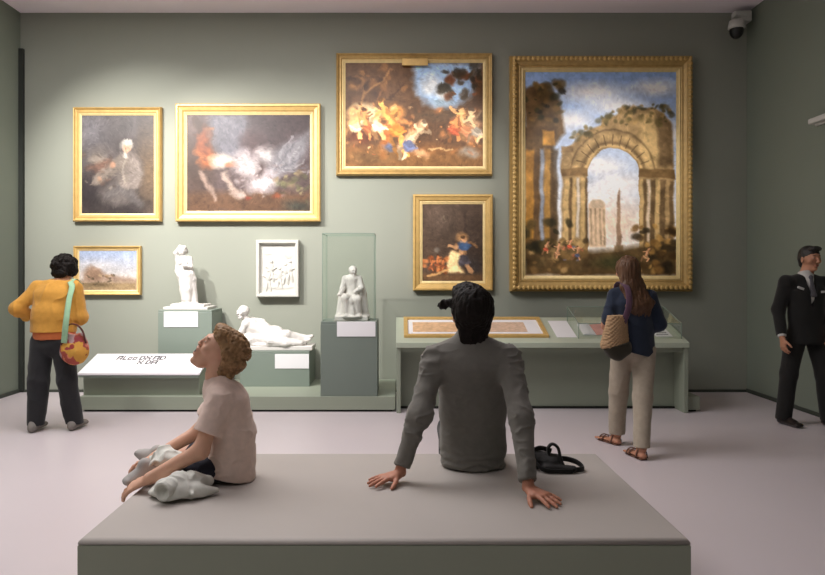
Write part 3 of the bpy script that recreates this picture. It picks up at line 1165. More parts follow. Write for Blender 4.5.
cv.line([(.60, .46), (.56, .58), (.60, .70)], .018, (176, 164, 150), .6, .7).line([(.72, .46), (.80, .60), (.72, .72), (.56, .70)], .045, (150, 138, 130), .5, .8).ell(.625, .335, .055, .062, (206, 162, 136), .3).ell(.63, .285, .075, .035, (196, 190, 182), .4).line([(.61, .345), (.615, .36)], .008, (150, 104, 86), .5, .8)
cv.spots(26, (.02, .35, .45, .75), (.02, .05), [(146, 134, 124), (88, 76, 72), (120, 96, 84), (160, 146, 130)], 61, .7, .5)
cv.mottle(6, .16).mottle(28, .16)
painting('gold framed portrait of a seated sitter in grey, hung above the small landscape', (73, 107, 161.5, 221.5), (82, 115, 153, 212), cv, .075, (GOLD, GOLD_PALE), 'ogee', gain=.82)

# --- animals and a bird in a yard
cv = Canvas(240, 190, (104, 88, 86), 2)
cv.rect(.18, .0, .5, .45, (128, 128, 138), .08, .8).rect(.5, .0, 1, .5, (84, 70, 72), .06, .8).ell(.1, .5, .18, .5, (84, 66, 56), .6, .8)
cv.rect(0, .8, 1, 1, (122, 92, 70), .08, .9).ell(.52, .28, .14, .14, (86, 66, 66), .6, .8)
cv.ell(.13, .3, .085, .22, (142, 84, 54), .5).ell(.16, .46, .10, .13, (164, 98, 58), .6).line([(.1, .15), (.08, .05)], .05, (86, 68, 58))
cv.spots(10, (.05, .12, .2, .5), (.03, .07), [(120, 66, 42), (172, 110, 70), (92, 66, 52)], 62, .7, .6)
cv.ell(.27, .47, .13, .095, (208, 194, 182), .6).ell(.36, .51, .07, .055, (190, 108, 66), .6, .9).ell(.30, .46, .07, .05, (222, 212, 202), .6)
cv.line([(.12, .60), (.18, .74), (.24, .86)], .035, (176, 152, 138), .8, .85).line([(.30, .60), (.35, .76), (.46, .82)], .042, (190, 170, 156), .8, .85)
cv.ell(.46, .50, .15, .18, (196, 184, 184), .6, 1, .5).ell(.50, .56, .10, .12, (214, 204, 202), .7, .9).ell(.60, .72, .17, .12, (214, 204, 204), .6).ell(.64, .42, .11, .13, (204, 196, 194), .7).ell(.7, .6, .10, .11, (206, 196, 198), .7)
cv.poly([(.66, .46), (.78, .30), (.99, .17), (.96, .40), (.86, .58), (.72, .64)], (150, 146, 150), .10)
for i in range(7):
    cv.line([(.69 + .01 * i, .57), (.80 + .035 * i, .30 + .05 * i), (.86 + .02 * i, .22 + .06 * i)], .014, (122, 118, 124) if i % 2 else (176, 172, 174), .8, .55)
cv.ell(.42, .83, .08, .05, (206, 186, 176), .7, .9).ell(.73, .84, .06, .04, (164, 98, 70), .7).ell(.5, .85, .04, .03, (166, 84, 66), .7, .8)
cv.spots(26, (.4, .5, .78, .85), (.02, .05), [(224, 214, 212), (180, 166, 166), (204, 190, 190), (150, 132, 130)], 63, .7, .5)
cv.spots(22, (.72, .58, .98, .92), (.02, .06), [(190, 176, 132), (112, 110, 82), (98, 88, 72), (160, 140, 110)], 4, .7, .7)
cv.ell(.9, .94, .18, .1, (76, 80, 74), .8, .8)
cv.mottle(6, .14).mottle(28, .16)
painting('wide gold framed painting of a brown hound and a white bird with spread wings', (176, 104, 320.5, 221.5), (186.5, 115, 309.5, 210), cv, .085, (GOLD, GOLD_PALE), 'flat', gain=.76)

# --- figures in a landscape
cv = Canvas(270, 200, (96, 72, 52), 3)
cv.ell(.22, .25, .3, .35, (104, 78, 56), .7, .8).poly([(.48, .0), (.98, .0), (.92, .3), (.8, .42), (.6, .42), (.52, .3)], (150, 172, 200), .08)
cv.ell(.62, .22, .1, .14, (206, 204, 200), .7, .8).ell(.7, .38, .14, .05, (132, 146, 156), .6, .9).ell(.72, .3, .08, .08, (206, 196, 180), .7, .7)
cv.spots(26, (.70, .02, .98, .34), (.03, .08), [(112, 72, 48), (82, 66, 48), (132, 82, 52), (64, 56, 44)], 6)
cv.spots(22, (.0, .02, .45, .4), (.03, .09), [(76, 56, 42), (132, 96, 62), (96, 70, 48), (152, 112, 72)], 8)
cv.rect(0, .8, 1, 1, (138, 98, 62), .08, .8).ell(.2, .92, .22, .07, (92, 76, 56), .6, .8)
cv.ell(.14, .5, .14, .12, (214, 190, 150), .5).ell(.06, .55, .06, .14, (190, 152, 106), .5).ell(.12, .7, .12, .1, (96, 60, 42), .6)
cv.line([(.37, .46), (.33, .62), (.27, .88)], .07, (176, 110, 62), .8, .9).ell(.37, .48, .08, .10, (212, 150, 84), .7).line([(.38, .55), (.46, .58)], .04, (206, 142, 88), .8, .8).ell(.30, .64, .09, .08, (180, 106, 60), .7, .9).ell(.36, .42, .035, .04, (222, 172, 116), .7)
cv.ell(.32, .82, .07, .06, (92, 98, 120), .6).line([(.42, .82), (.47, .70), (.56, .60)], .055, (214, 172, 134), .8, .95).line([(.46, .80), (.58, .90)], .05, (190, 146, 110), .8, .9).ell(.43, .79, .06, .05, (218, 180, 146), .7)
cv.ell(.8, .6, .07, .09, (192, 112, 72), .7).ell(.93, .58, .07, .11, (206, 158, 120), .7).ell(.88, .7, .09, .08, (180, 128, 96), .7).line([(.60, .84), (.78, .82)], .014, (206, 172, 124), .7, .7).ell(.9, .86, .10, .07, (140, 134, 126), .7, .8)
cv.spots(60, (.02, .4, .98, .92), (.02, .055), [(214, 158, 104), (150, 92, 58), (92, 70, 52), (186, 126, 78), (120, 88, 62)], 12, .8, .5)
cv.spots(40, (.05, .42, .55, .8), (.012, .03), [(230, 190, 140), (120, 76, 50), (200, 140, 90)], 64, .8, .55)
for pts, w_, c in (([(.12, .45), (.16, .28), (.26, .18), (.34, .06)], .018, (170, 128, 84)), ([(.16, .28), (.10, .15)], .014, (150, 112, 74)), ([(.22, .40), (.28, .24)], .016, (140, 100, 66)), ([(.30, .36), (.42, .22)], .012, (70, 52, 40))):
    cv.line(pts, w_, c, .8, .6)
cv.poly([(.0, .86), (.25, .80), (.5, .90), (.8, .86), (1, .92), (1, 1), (0, 1)], (116, 88, 58), .06, .6)
cv.spots(46, (.02, .45, .98, .9), (.008, .022), [(238, 200, 150), (84, 56, 40), (224, 150, 92), (60, 46, 38), (176, 96, 60)], 71, .6, .7)
cv.rect(.5, .46, 1, .56, (92, 76, 58), .06, .5)
SK, SK2 = (222, 166, 112), (204, 140, 88)
for x, y, h, sk, cl, ln, sd, st_ in ((.08, .60, .34, SK, (206, 188, 150), .1, 1, True), (.17, .62, .30, SK2, (150, 92, 60), -.1, 2, True), (.24, .60, .36, SK, (214, 196, 160), .12, 3, True),
                                     (.36, .62, .48, (224, 160, 92), (198, 120, 58), -.2, 4, False), (.47, .78, .36, (236, 200, 160), (92, 98, 124), .3, 5, True),
                                     (.79, .64, .30, SK2, (170, 88, 60), .1, 6, True), (.87, .62, .34, SK, (190, 130, 92), -.1, 7, True), (.95, .64, .34, (228, 184, 142), (150, 140, 126), -.12, 8, True)):
    cv.figure(x, y, h, sk, cl, ln, sd, st_)
cv.mottle(6, .14).mottle(28, .16)
tC, bC = painting('gold framed woodland scene of orange-lit figures, a small plate on top of its frame', (336, 53, 492.5, 175.5), (345, 63.5, 482, 167), cv, .085, (GOLD_DARK, GOLD_PALE), 'ogee', .3, 1.12)
pa, pb = W(402, 65.5, WY - .09), W(428, 58.5, WY - .09)
MB().box(pa[0], pb[0], WY - .100, WY - .07, pa[2], pb[2], .004).build('plaque', GOLD, tC)

# --- ruin with an arch
cv = Canvas(300, 400, (150, 160, 176), 4, .020)


def sky():
    cv.c = np.array((138, 160, 196)) * (1 - cv.v[..., None]) + np.array((226, 214, 200)) * cv.v[..., None]
    for x, y, rx, ry in ((.45, .10, .32, .07), (.62, .17, .28, .06), (.85, .08, .22, .06), (.30, .24, .2, .07), (.5, .46, .2, .06), (.62, .55, .22, .07), (.95, .30, .12, .08), (.5, .62, .25, .08)):
        cv.ell(x, y, rx, ry, (228, 220, 214), .9, .85)
    cv.ell(.6, .74, .3, .14, (216, 190, 168), .8, .8)


sky()
behind = cv.c.copy()
ST, SD, SL_ = (154, 130, 96), (92, 76, 58), (194, 166, 120)
# the ruined mass, then its opening
cv.poly([(.245, .93), (.245, .375), (.31, .355), (.37, .315), (.44, .275), (.50, .255), (.53, .225), (.60, .215), (.64, .185), (.72, .165), (.78, .185), (.84, .18), (.91, .205), (.96, .25), (.975, .36), (.985, .93)], ST, .012)
cv.poly([(.76, .22), (.86, .20), (.88, .46), (.77, .47)], SL_, .03, .75)
cv.poly([(.86, .20), (.97, .26), (.97, .46), (.88, .46)], SD, .02, .6)
ua, va = (cv.u - .58) / .17, (cv.v - .51) / .14
ri = np.sqrt(ua ** 2 + va ** 2)
up_ = (cv.v < .51).astype(float)
for r0, w_, c, a_ in ((1.62, .06, SD, .55), (1.42, .14, SL_, .5), (1.20, .10, SD, .6), (1.08, .07, SL_, .85)):
    cv.mix(np.clip(1 - np.abs(ri - r0) / w_, 0, 1) * up_ * a_, c)
for i in range(13):
    an = math.pi * (i + .5) / 13
    cv.line([(.58 - .19 * math.cos(an), .51 - .155 * math.sin(an)), (.58 - .25 * math.cos(an), .51 - .205 * math.sin(an))], .004, SD, .5, .6)
op = np.maximum(np.clip((1 - ri) / .03, 0, 1) * up_, (np.abs(ua) < 1) * (cv.v >= .51) * (cv.v < .93))[..., None]
cv.c = cv.c * (1 - op) + behind * op
cv.rect(.245, .475, .415, .515, (124, 102, 74), .008).rect(.745, .475, .985, .515, (118, 96, 68), .008)
cv.rect(.24, .365, .32, .395, (128, 106, 78), .008, .8)
for x, w_, c in ((.275, .018, SL_), (.30, .010, SD), (.35, .010, (206, 198, 190)), (.325, .012, SL_), (.385, .016, SL_), (.405, .008, SD), (.765, .012, SL_), (.79, .010, SD), (.812, .010, (200, 184, 166)), (.84, .016, SD), (.87, .014, SL_), (.905, .018, SD), (.935, .012, ST), (.962, .014, SD)):
    cv.rect(x - w_, .525, x + w_, .85, c, .012, .75)
# distant rotunda and obelisk
cv.rect(.42, .645, .53, .86, (196, 172, 146), .01).ell(.475, .645, .06, .028, (180, 160, 138), .3)
for x in (.435, .465, .495, .52):
    cv.rect(x - .006, .67, x + .006, .85, (160, 138, 114), .008, .8)
cv.poly([(.603, .87), (.611, .60), (.620, .575), (.629, .60), (.638, .87)], (150, 126, 106), .008)
cv.rect(.59, .85, .65, .89, (156, 134, 108), .01)
# broken column block at the picture's side
cv.poly([(.0, .08), (.1, .06), (.24, .14), (.27, .3), (.19, .37), (.2, .5), (.23, .92), (.0, .92)], (104, 84, 60), .02)
for x, w_, c in ((.03, .03, (172, 128, 66)), (.085, .022, (98, 78, 56)), (.115, .014, (150, 160, 178)), (.15, .02, (174, 136, 80)), (.195, .024, (92, 76, 58))):
    cv.rect(x - w_, .38, x + w_, .88, c, .016, .75)
cv.rect(.0, .27, .22, .32, (98, 78, 56), .012).rect(.12, .29, .2, .36, (186, 140, 72), .012, .85)
cv.spots(34, (.0, .06, .26, .24), (.012, .04), [(70, 66, 46), (96, 80, 54), (128, 102, 66), (58, 52, 40)], 21)
cv.spots(44, (.66, .165, .97, .26), (.010, .028), [(106, 94, 64), (86, 80, 58), (160, 134, 92)], 22, .6, .7)
for x, y in ((.36, .32), (.44, .28), (.52, .245), (.6, .215), (.66, .19)):
    cv.spots(9, (x - .05, y - .02, x + .05, y + .03), (.010, .024), [(112, 98, 66), (94, 86, 60), (154, 128, 88)], int(x * 100), .6, .7)
cv.mix(np.where((cv.v > .24) & (cv.v < .335), 0, 0), ST)
# ground with rubble
cv.poly([(0, .84), (.3, .88), (.6, .87), (1, .82), (1, 1), (0, 1)], (92, 76, 54), .03)
cv.ell(.6, .93, .2, .05, (74, 72, 50), .7, .9)
cv.spots(60, (.0, .82, .4, .98), (.012, .04), [(126, 102, 70), (72, 60, 44), (156, 130, 92), (92, 78, 56)], 24)
cv.spots(50, (.72, .76, 1, .98), (.012, .04), [(134, 104, 66), (76, 60, 42), (166, 132, 82), (60, 52, 40)], 25)
cv.spots(9, (.2, .84, .4, .92), (.008, .016), [(160, 104, 80), (176, 152, 124), (110, 104, 110)], 26)
cv.spots(14, (.0, .74, .3, .88), (.02, .045), [(56, 52, 38), (84, 72, 48)], 27)
for x, y, h, cl, sd in ((.14, .86, .07, (150, 80, 62), 51), (.22, .88, .08, (170, 130, 100), 52), (.30, .85, .06, (168, 84, 64), 53), (.34, .89, .07, (96, 100, 120), 54), (.80, .90, .07, (150, 120, 90), 55)):
    cv.figure(x, y, h, (196, 150, 116), cl, .1, sd, True)
cv.mottle(24, .05).mottle(24, .22, 4, np.clip((cv.c.mean(-1) < 150).astype(float), 0, 1)).mottle(60, .10, 2)
tD, (x0, x1, z0, z1, fw) = painting('largest gold framed painting, a tall ruined stone arch under a cloudy sky', (510, 55.5, 693, 291.5), (525.5, 74.5, 675, 276.5), cv, .13, (GOLD_DARK, GOLD_PALE), 'heavy', .22, 1.12)
# carved ornament running around the heavy frame
m = MB()


def carve(ax0, az0, ax1, az1):
    L = math.hypot(ax1 - ax0, az1 - az0)
    n = int(L / .058)
    for i in range(n + 1):
        t = i / n
        x, z = ax0 + (ax1 - ax0) * t, az0 + (az1 - az0) * t
        hx = .024 if abs(ax1 - ax0) > 0 else .030
        m.ball((x, WY - .125, z), (hx, .009, .030 if abs(ax1 - ax0) > 0 else .024), 8)


o_ = fw * .34
carve(x0 + o_, z0 + o_, x1 - o_, z0 + o_)
carve(x0 + o_, z1 - o_, x1 - o_, z1 - o_)
carve(x0 + o_, z0 + o_ + .06, x0 + o_, z1 - o_ - .06)
carve(x1 - o_, z0 + o_ + .06, x1 - o_, z1 - o_ - .06)
m.build('carved_ornament', GOLD, tD, True)

# --- small dark interior with one lit figure
cv = Canvas(130, 170, (82, 68, 58), 5)
cv.ell(.3, .2, .5, .4, (98, 84, 74), .9, .7).ell(.85, .5, .3, .5, (66, 56, 50), .8, .7).rect(.68, .1, .72, .6, (60, 50, 44), .03, .6)
cv.ell(.66, .44, .13, .09, (150, 116, 82), .5).ell(.69, .53, .12, .075, (66, 84, 112), .4).ell(.56, .55, .05, .05, (184, 140, 104), .5)
cv.poly([(.42, .72), (.5, .6), (.64, .62), (.62, .8), (.7, .88), (.4, .88)], (222, 190, 140), .04).ell(.46, .76, .07, .1, (232, 202, 150), .5).ell(.85, .8, .17, .18, (74, 66, 62), .6)
cv.ell(.24, .6, .07, .05, (112, 102, 92), .6).line([(.32, .2), (.36, .15), (.38, .22)], .015, (112, 98, 84), .7)
cv.spots(22, (.02, .7, .42, .92), (.025, .06), [(150, 84, 52), (110, 66, 46), (186, 120, 76), (90, 60, 44)], 31)
cv.figure(.66, .70, .50, (190, 146, 108), (76, 72, 78), .02, 21, True).ell(.69, .545, .11, .065, (70, 88, 116), .3).poly([(.42, .74), (.50, .62), (.62, .64), (.60, .80), (.66, .87), (.42, .87)], (226, 196, 146), .03)
for x, y, h, sd in ((.14, .80, .16, 31), (.24, .77, .18, 32), (.32, .80, .15, 33)):
    cv.figure(x, y, h, (176, 112, 74), (120, 72, 50), .1, sd, True)
cv.rect(0, .9, 1, 1, (112, 86, 62), .06, .8).line([(.1, .93), (.4, .86)], .02, (180, 140, 96))
cv.mottle(6, .25).mottle(26, .16)
painting('small gold framed dark interior with one lit figure, hung just above the dark-haired man', (413, 194.5, 492.5, 290.5), (422, 204, 483, 281.5), cv, .075, (GOLD, GOLD_PALE), 'flat')

# --- small hazy landscape
cv = Canvas(130, 90, (168, 172, 184), 6)
cv.c = np.array((158, 170, 194)) * (1 - cv.v[..., None]) + np.array((206, 190, 170)) * cv.v[..., None]
cv.ell(.3, .4, .5, .2, (196, 190, 186), .9, .7).rect(0, .78, 1, 1, (150, 132, 106), .1).ell(.22, .58, .2, .22, (150, 124, 104), .6, .9).ell(.3, .62, .14, .2, (128, 102, 84), .6, .8)
cv.poly([(.05, .75), (.2, .35), (.3, .45), (.5, .6), (.8, .68), (1, .7), (1, .8), (0, .8)], (150, 128, 112), .1, .8).ell(.35, .85, .3, .08, (112, 98, 80), .7, .8)
cv.spots(14, (.05, .6, .6, .9), (.03, .07), [(120, 100, 80), (160, 140, 116), (100, 90, 76)], 41)
cv.mottle(7, .12).mottle(28, .12)
painting('smallest gold framed painting, a hazy landscape beside the woman in mustard', (74, 246, 141, 295), (79.5, 250.5, 136.5, 289.5), cv, .06, (GOLD, GOLD_PALE), 'flat', .3)

# ------------------------------------------------------------------ white relief
s = 700 / (WY - .06)
x0, x1, z0, z1 = (256.5 - VPX) / s, (299 - VPX) / s, EYE - (297 - VPY) / s, EYE - (240 - VPY) / s
rl = thing('relief_panel', 'white framed plaster relief on the wall above the reclining statue', 'relief', ((x0 + x1) / 2, WY, (z0 + z1) / 2))
D = .10
moulding('frame', x0, x1, z0, z1, WY, [(0, 0), (0, D * .9), (.008, D), (.035, D), (.045, D * .8), (.055, D * .55), (.055, 0)], PLASTER, rl)
n1, n2 = 110, 150
cvr = Canvas(n1, n2, (0, 0, 0), 8, .015)
H = np.zeros((n2, n1))


def bump(cx, cy, rx, ry, hgt, rot=0):
    du, dv = (cvr.u - cx) * cvr.asp, cvr.v - cy
    cs, sn = math.cos(rot), math.sin(rot)
    p, q_ = (du * cs + dv * sn) / (rx * cvr.asp), (-du * sn + dv * cs) / ry
    k = np.clip(1 - p * p - q_ * q_, 0, 1)
    np.maximum(H, hgt * np.sqrt(k), out=H)


for cx, cy, hh in ((.3, .36, .5), (.55, .5, .45), (.72, .42, .5), (.85, .36, .5), (.22, .55, .45)):
    bump(cx, cy, .055, .042, 1.0)
    bump(cx, cy + .12, .085, .10, .9)
    bump(cx - .04, cy + .3, .04, .13, .8, .15)
    bump(cx + .05, cy + .3, .04, .13, .85, -.2)
    bump(cx - .08, cy + .12, .10, .025, .7, .5)
    bump(cx + .09, cy + .14, .10, .025, .7, -.5)
bump(.5, .68, .3, .05, .6)
bump(.5, .88, .48, .05, .4)
bump(.82, .2, .12, .10, .35)
bump(.2, .18, .14, .05, .3)
H += .10 * fbm(cvr.P * 14, 3)
X, Z = np.meshgrid(np.linspace(x0 + .05, x1 - .05, n1), np.linspace(z1 - .05, z0 + .05, n2))
Yr = WY - .045 - .022 * H
vs = np.stack([X.ravel(), Yr.ravel(), Z.ravel()], 1)
i = np.arange(n1 * n2).reshape(n2, n1)
fs = np.stack([i[:-1, :-1].ravel(), i[1:, :-1].ravel(), i[1:, 1:].ravel(), i[:-1, 1:].ravel()], 1).tolist()
k = n1 * n2
vb = [(x0 + .05, WY, z0 + .05), (x1 - .05, WY, z0 + .05), (x1 - .05, WY, z1 - .05), (x0 + .05, WY, z1 - .05)]
fs += [[k + 3, k + 2, k + 1, k], [(n2 - 1) * n1 + j for j in range(n1)][::-1] + [k, k + 1], list(range(n1)) + [k + 2, k + 3],
       [r * n1 for r in range(n2)] + [k, k + 3], [r * n1 + n1 - 1 for r in range(n2)][::-1] + [k + 2, k + 1]]
mesh_from('carved_panel', np.concatenate([vs, np.array(vb)]), fs, PLASTER, rl, True, V((x0 + x1) / 2, WY, (z0 + z1) / 2))
# ------------------------------------------------------------------ marble statues
def framer(org, sc, xa=(1, 0, 0), ya=(0, 1, 0)):
    xa, ya = unit(xa), unit(ya)
    za = np.cross(xa, ya)
    org = np.asarray(org, float)

    def T(x, y, z):
        return org + (xa * x + ya * y + za * z) * sc
    return T, sc


def folds(freq, amp, axis=(1, 1, 0.25), seed=0.0):
    a = np.array(axis, float)

    def fn(P):
        return amp * fbm((P + seed) * a * freq, 3)
    return fn


# standing figure, one arm bent over the head, cloth falling to a trunk
pz = EYE - (310 - 272) / sA
sx = (184 - 398) / (700 / 8.42)
T, q = framer((sx, 8.44, pz + 0.05), 0.385)
q = 0.47
S = Body(0.006, 0.02)


def R(*a):
    return tuple(x * q for x in a)


S.limb([T(-.02, 0, .05), T(-.03, -.03, .45), T(-.05, 0, .90)], R(.05, .075, .10), .02)
S.limb([T(.16, -.08, .05), T(.15, -.14, .48), T(.08, 0, .88)], R(.05, .072, .10), .02)
S.cone(T(-.02, -.02, .03), T(-.06, -.18, .02), .035 * q, .03 * q)
S.cone(T(.16, -.08, .03), T(.16, -.24, .02), .035 * q, .03 * q)
S.slab(T(.0, 0, .88), T(.01, 0, 1.12), (1, 0, 0), R(.17, .13), R(.13, .10))
S.slab(T(.01, 0, 1.12), T(-.02, 0, 1.40), (1, 0, 0), R(.13, .18), R(.10, .115))
for sg in (-1, 1):
    S.ell(T(-.01 + .08 * sg, -.10, 1.32), R(.06, .05, .06), k=.008)
S.cone(T(-.2, 0, 1.43), T(.17, 0, 1.45), .065 * q, .065 * q)
S.cone(T(-.02, 0, 1.45), T(-.03, -.03, 1.56), .055 * q, .05 * q)
head(S, T(-.05, -.05, 1.66), (-.45, -1, -.35), (0, 0, 1), q, ears=False)
S.ell(T(-.03, .03, 1.70), R(.10, .10, .10), k=.006).ell(T(.03, .1, 1.66), R(.05, .05, .05), k=.006)
S.limb([T(-.2, 0, 1.44), T(-.26, -.06, 1.62), T(-.12, -.06, 1.82), T(.02, -.05, 1.80)], R(.055, .05, .04, .045), .012)
S.limb([T(.18, 0, 1.44), T(.24, -.08, 1.2), T(.06, -.2, 1.22)], R(.055, .045, .035), .012)
S.ell(T(.03, -.21, 1.23), R(.05, .04, .04))
# cloth from the hip to the floor and over the trunk
S.slab(T(.05, -.06, .92), T(.10, -.05, .2), (1, 0, 0), R(.20, .14), R(.13, .12))
S.limb([T(.19, 0, 1.20), T(.26, .03, .8), T(.28, .04, .05)], R(.05, .08, .11), .02)
S.limb([T(-.22, -.02, 1.38), T(-.24, .0, 1.05), T(-.12, -.10, .92), T(.15, -.14, .95)], R(.03, .05, .06, .05), .02)
S.ell(T(.06, .02, .0), R(.40, .28, .06), k=.02)
st = thing('marble_statue', 'white standing figure statue with one arm bent over its head', 'statue', (sx, 8.44, pz), 'white marble statues on the platform')
S.cut((0, 0, pz + .02), (0, 0, -1))
S.build('figure', MARBLE, st, folds(40, .005, (1, 1, .35)))
m = MB()
s84 = 700 / 8.26
m.box((163 - 398) / s84, (207.5 - 398) / s84, 8.26, 8.66, pz, pz + .034, .006)
m.box((169 - 398) / s84, (203 - 398) / s84, 8.30, 8.63, pz + .034, pz + .062, .008)
m.build('base', MARBLE, st)

# reclining figure propped on one elbow
pz = EYE - (351 - 272) / sB
T, q = framer(((233 - 398) / 84.0, 8.36, pz + 0.05), 0.545)
S = Body(0.006, 0.015)
q = 0.64
# x runs along the body from the propped arm to the feet
S.slab(T(.86, 0, .20), T(.66, .02, .20), (0, 0, 1), R(.15, .14), R(.16, .14))
S.slab(T(.66, .02, .20), T(.38, .0, .38), (0, .4, 1), R(.14, .17), R(.14, .17))
S.cone(T(.30, -.12, .46), T(.36, .14, .50), .09 * q, .09 * q)
S.cone(T(.30, 0, .52), T(.24, 0, .62), .06 * q, .055 * q)
head(S, T(.19, -.03, .70), (-.55, -.8, .1), (-.25, 0, 1), q * 1.05, ears=False)
S.ell(T(.22, .02, .74), R(.105, .11, .11), k=.006)
S.limb([T(.30, -.14, .46), T(.16, -.2, .22), T(.30, -.34, .08)], R(.07, .055, .05), .012)
S.limb([T(.36, .14, .52), T(.62, .08, .50), T(.78, -.06, .34)], R(.07, .055, .045), .012)
S.ell(T(.82, -.08, .33), R(.06, .04, .04))
S.limb([T(.86, -.05, .18), T(1.20, -.16, .24), T(1.56, -.06, .10)], R(.13, .085, .055), .02)
S.limb([T(.88, .08, .24), T(1.18, .10, .20), T(1.60, .12, .14)], R(.13, .085, .055), .02)
S.cone(T(1.56, -.06, .10), T(1.68, -.10, .13), .05 * q, .035 * q)
S.cone(T(1.60, .12, .14), T(1.70, .10, .18), .05 * q, .035 * q)
S.limb([T(.55, -.1, .18), T(.85, -.22, .10), T(1.2, -.24, .06), T(1.5, -.2, .05)], R(.08, .09, .08, .05), .03)
S.limb([T(.2, .1, .12), T(.5, .12, .15), T(.9, .16, .12)], R(.14, .16, .1), .03)
S.ell(T(.85, 0, .02), R(.66, .26, .06), k=.02)
S.ell(T(.30, -.02, .10), R(.26, .26, .16), k=.03)
S.ell(T(.60, .05, .32), R(.20, .15, .15), k=.03).ell(T(.90, .02, .26), R(.17, .15, .14), k=.03)
st = thing('marble_statue', 'white reclining figure statue propped on its elbow on the low pedestal', 'statue', ((275 - 398) / 84, 8.36, pz), 'white marble statues on the platform')
S.cut((0, 0, pz + .02), (0, 0, -1))
S.build('figure', MARBLE, st, folds(34, .006, (.5, 1, 1)))
m = MB()
m.box((238 - 398) / 84.6, (313 - 398) / 84.6, 8.20, 8.56, pz, pz + .052, .008)
m.build('base', MARBLE, st)

# small seated figure in heavy cloth
pz = EYE - (321.5 - 272) / sC
T, q = framer(((351.5 - 398) / 91.0, 7.78, pz + 0.045), 0.405)
q = 0.47
S = Body(0.005, 0.012)
S.slab(T(0, .08, .0), T(0, .08, .42), (1, 0, 0), R(.32, .22), R(.28, .20))
S.slab(T(0, .0, .45), T(.01, .02, .75), (1, 0, 0), R(.17, .14), R(.15, .12))
S.slab(T(.01, .02, .75), T(.0, 0, 1.0), (1, 0, 0), R(.14, .18), R(.12, .13))
S.cone(T(-.17, 0, 1.02), T(.17, 0, 1.02), .07 * q, .07 * q)
S.cone(T(.0, 0, 1.03), T(.02, -.04, 1.13), .055 * q, .05 * q)
head(S, T(.03, -.05, 1.225), (.5, -1, -.1), (0, 0, 1), q * 1.05, ears=False)
S.ell(T(.02, .0, 1.26), R(.10, .11, .10), k=.006)
S.limb([T(-.1, 0, .46), T(-.15, -.36, .50), T(-.12, -.34, .05)], R(.12, .10, .07), .012)
S.limb([T(.1, 0, .46), T(.17, -.34, .46), T(.2, -.28, .05)], R(.12, .10, .07), .012)
S.cone(T(-.12, -.36, .03), T(-.14, -.50, .02), .045 * q, .035 * q)
S.cone(T(.2, -.30, .03), T(.24, -.44, .02), .045 * q, .035 * q)
S.limb([T(-.19, 0, 1.02), T(-.25, -.06, .75), T(-.30, -.28, .60)], R(.075, .065, .045), .012)
S.ell(T(-.32, -.31, .59), R(.06, .06, .04))
S.limb([T(.19, 0, 1.02), T(.26, -.08, .76), T(.10, -.28, .66)], R(.075, .065, .045), .012)
S.limb([T(-.2, .1, 1.0), T(-.26, .12, .6), T(-.34, .05, .05)], R(.07, .1, .09), .02)
S.limb([T(.2, .1, 1.0), T(.28, .12, .6), T(.36, .05, .05)], R(.07, .1, .09), .02)
S.limb([T(-.2, -.2, .55), T(.0, -.34, .42), T(.2, -.26, .5)], R(.06, .08, .06), .02)
S.limb([T(.0, -.32, .44), T(.03, -.34, .1)], R(.08, .1), .02)
S.ell(T(.02, -.05, .0), R(.42, .42, .06), k=.02)
st = thing('marble_statue', 'small white seated figure statue in heavy folded cloth inside the tall glass case', 'statue', ((351.5 - 398) / 91.0, 7.78, pz), 'white marble statues on the platform')
S.cut((0, 0, pz + .02), (0, 0, -1))
S.build('figure', MARBLE, st, folds(52, .005, (1, 1, .35)))
MB().box((335 - 398) / 91.5, (368 - 398) / 91.5, 7.60, 7.94, pz, pz + .05, .006).build('base', MARBLE, st)
# ------------------------------------------------------------------ people
def fabric(name, rgb, rough=0.85, var=0.08, vs=30, bump=0.12, bs=240, **k):
    return mat(name, rgb, rough=rough, var=var, vscale=vs, bump=bump, bscale=bs, sheen=0.15, spec=0.2, **k)


SKIN = mat('skin', (0, 0, 0), rough=0.5, var=0.04, vscale=30, attr='col', sss=0.12, spec=0.35)
HAIR_DARK = mat('dark_hair', (27, 22, 19), rough=0.6, var=0.35, vscale=60, bump=0.4, bscale=140, spec=0.15)
HAIR_CURL = mat('light_brown_curls', (156, 122, 86), rough=0.55, var=0.35, vscale=40, bump=0.5, bscale=90, spec=0.3)
HAIR_LONG = mat('long_brown_hair', (92, 64, 44), rough=0.5, var=0.35, vscale=50, bump=0.5, bscale=90, stretch=(1, 1, .15), spec=0.35)
HAIR_BLACK = mat('short_black_hair', (34, 30, 28), rough=0.5, var=0.3, vscale=60, bump=0.4, bscale=120)


def curls(freq, amp):
    def fn(P):
        w = P + 0.012 * np.stack([fbm(P * 30 + 3), fbm(P * 30 + 30), fbm(P * 30 + 60)], 1)
        return amp * (1 - 2.2 * np.abs(fbm(w * freq, 2)))
    return fn


def strands(f1=85, a1=.004, f2=150, a2=.0025, ax_=(1, 1, .22)):
    a_ = np.array(ax_, float)

    def fn(P):
        w = P + 0.010 * np.stack([fbm(P * 22 + 3), fbm(P * 22 + 30), fbm(P * 22 + 60)], 1)
        return a1 * fbm(w * a_ * f1, 2) + a2 * fbm(w * a_ * f2 + 7, 2)
    return fn


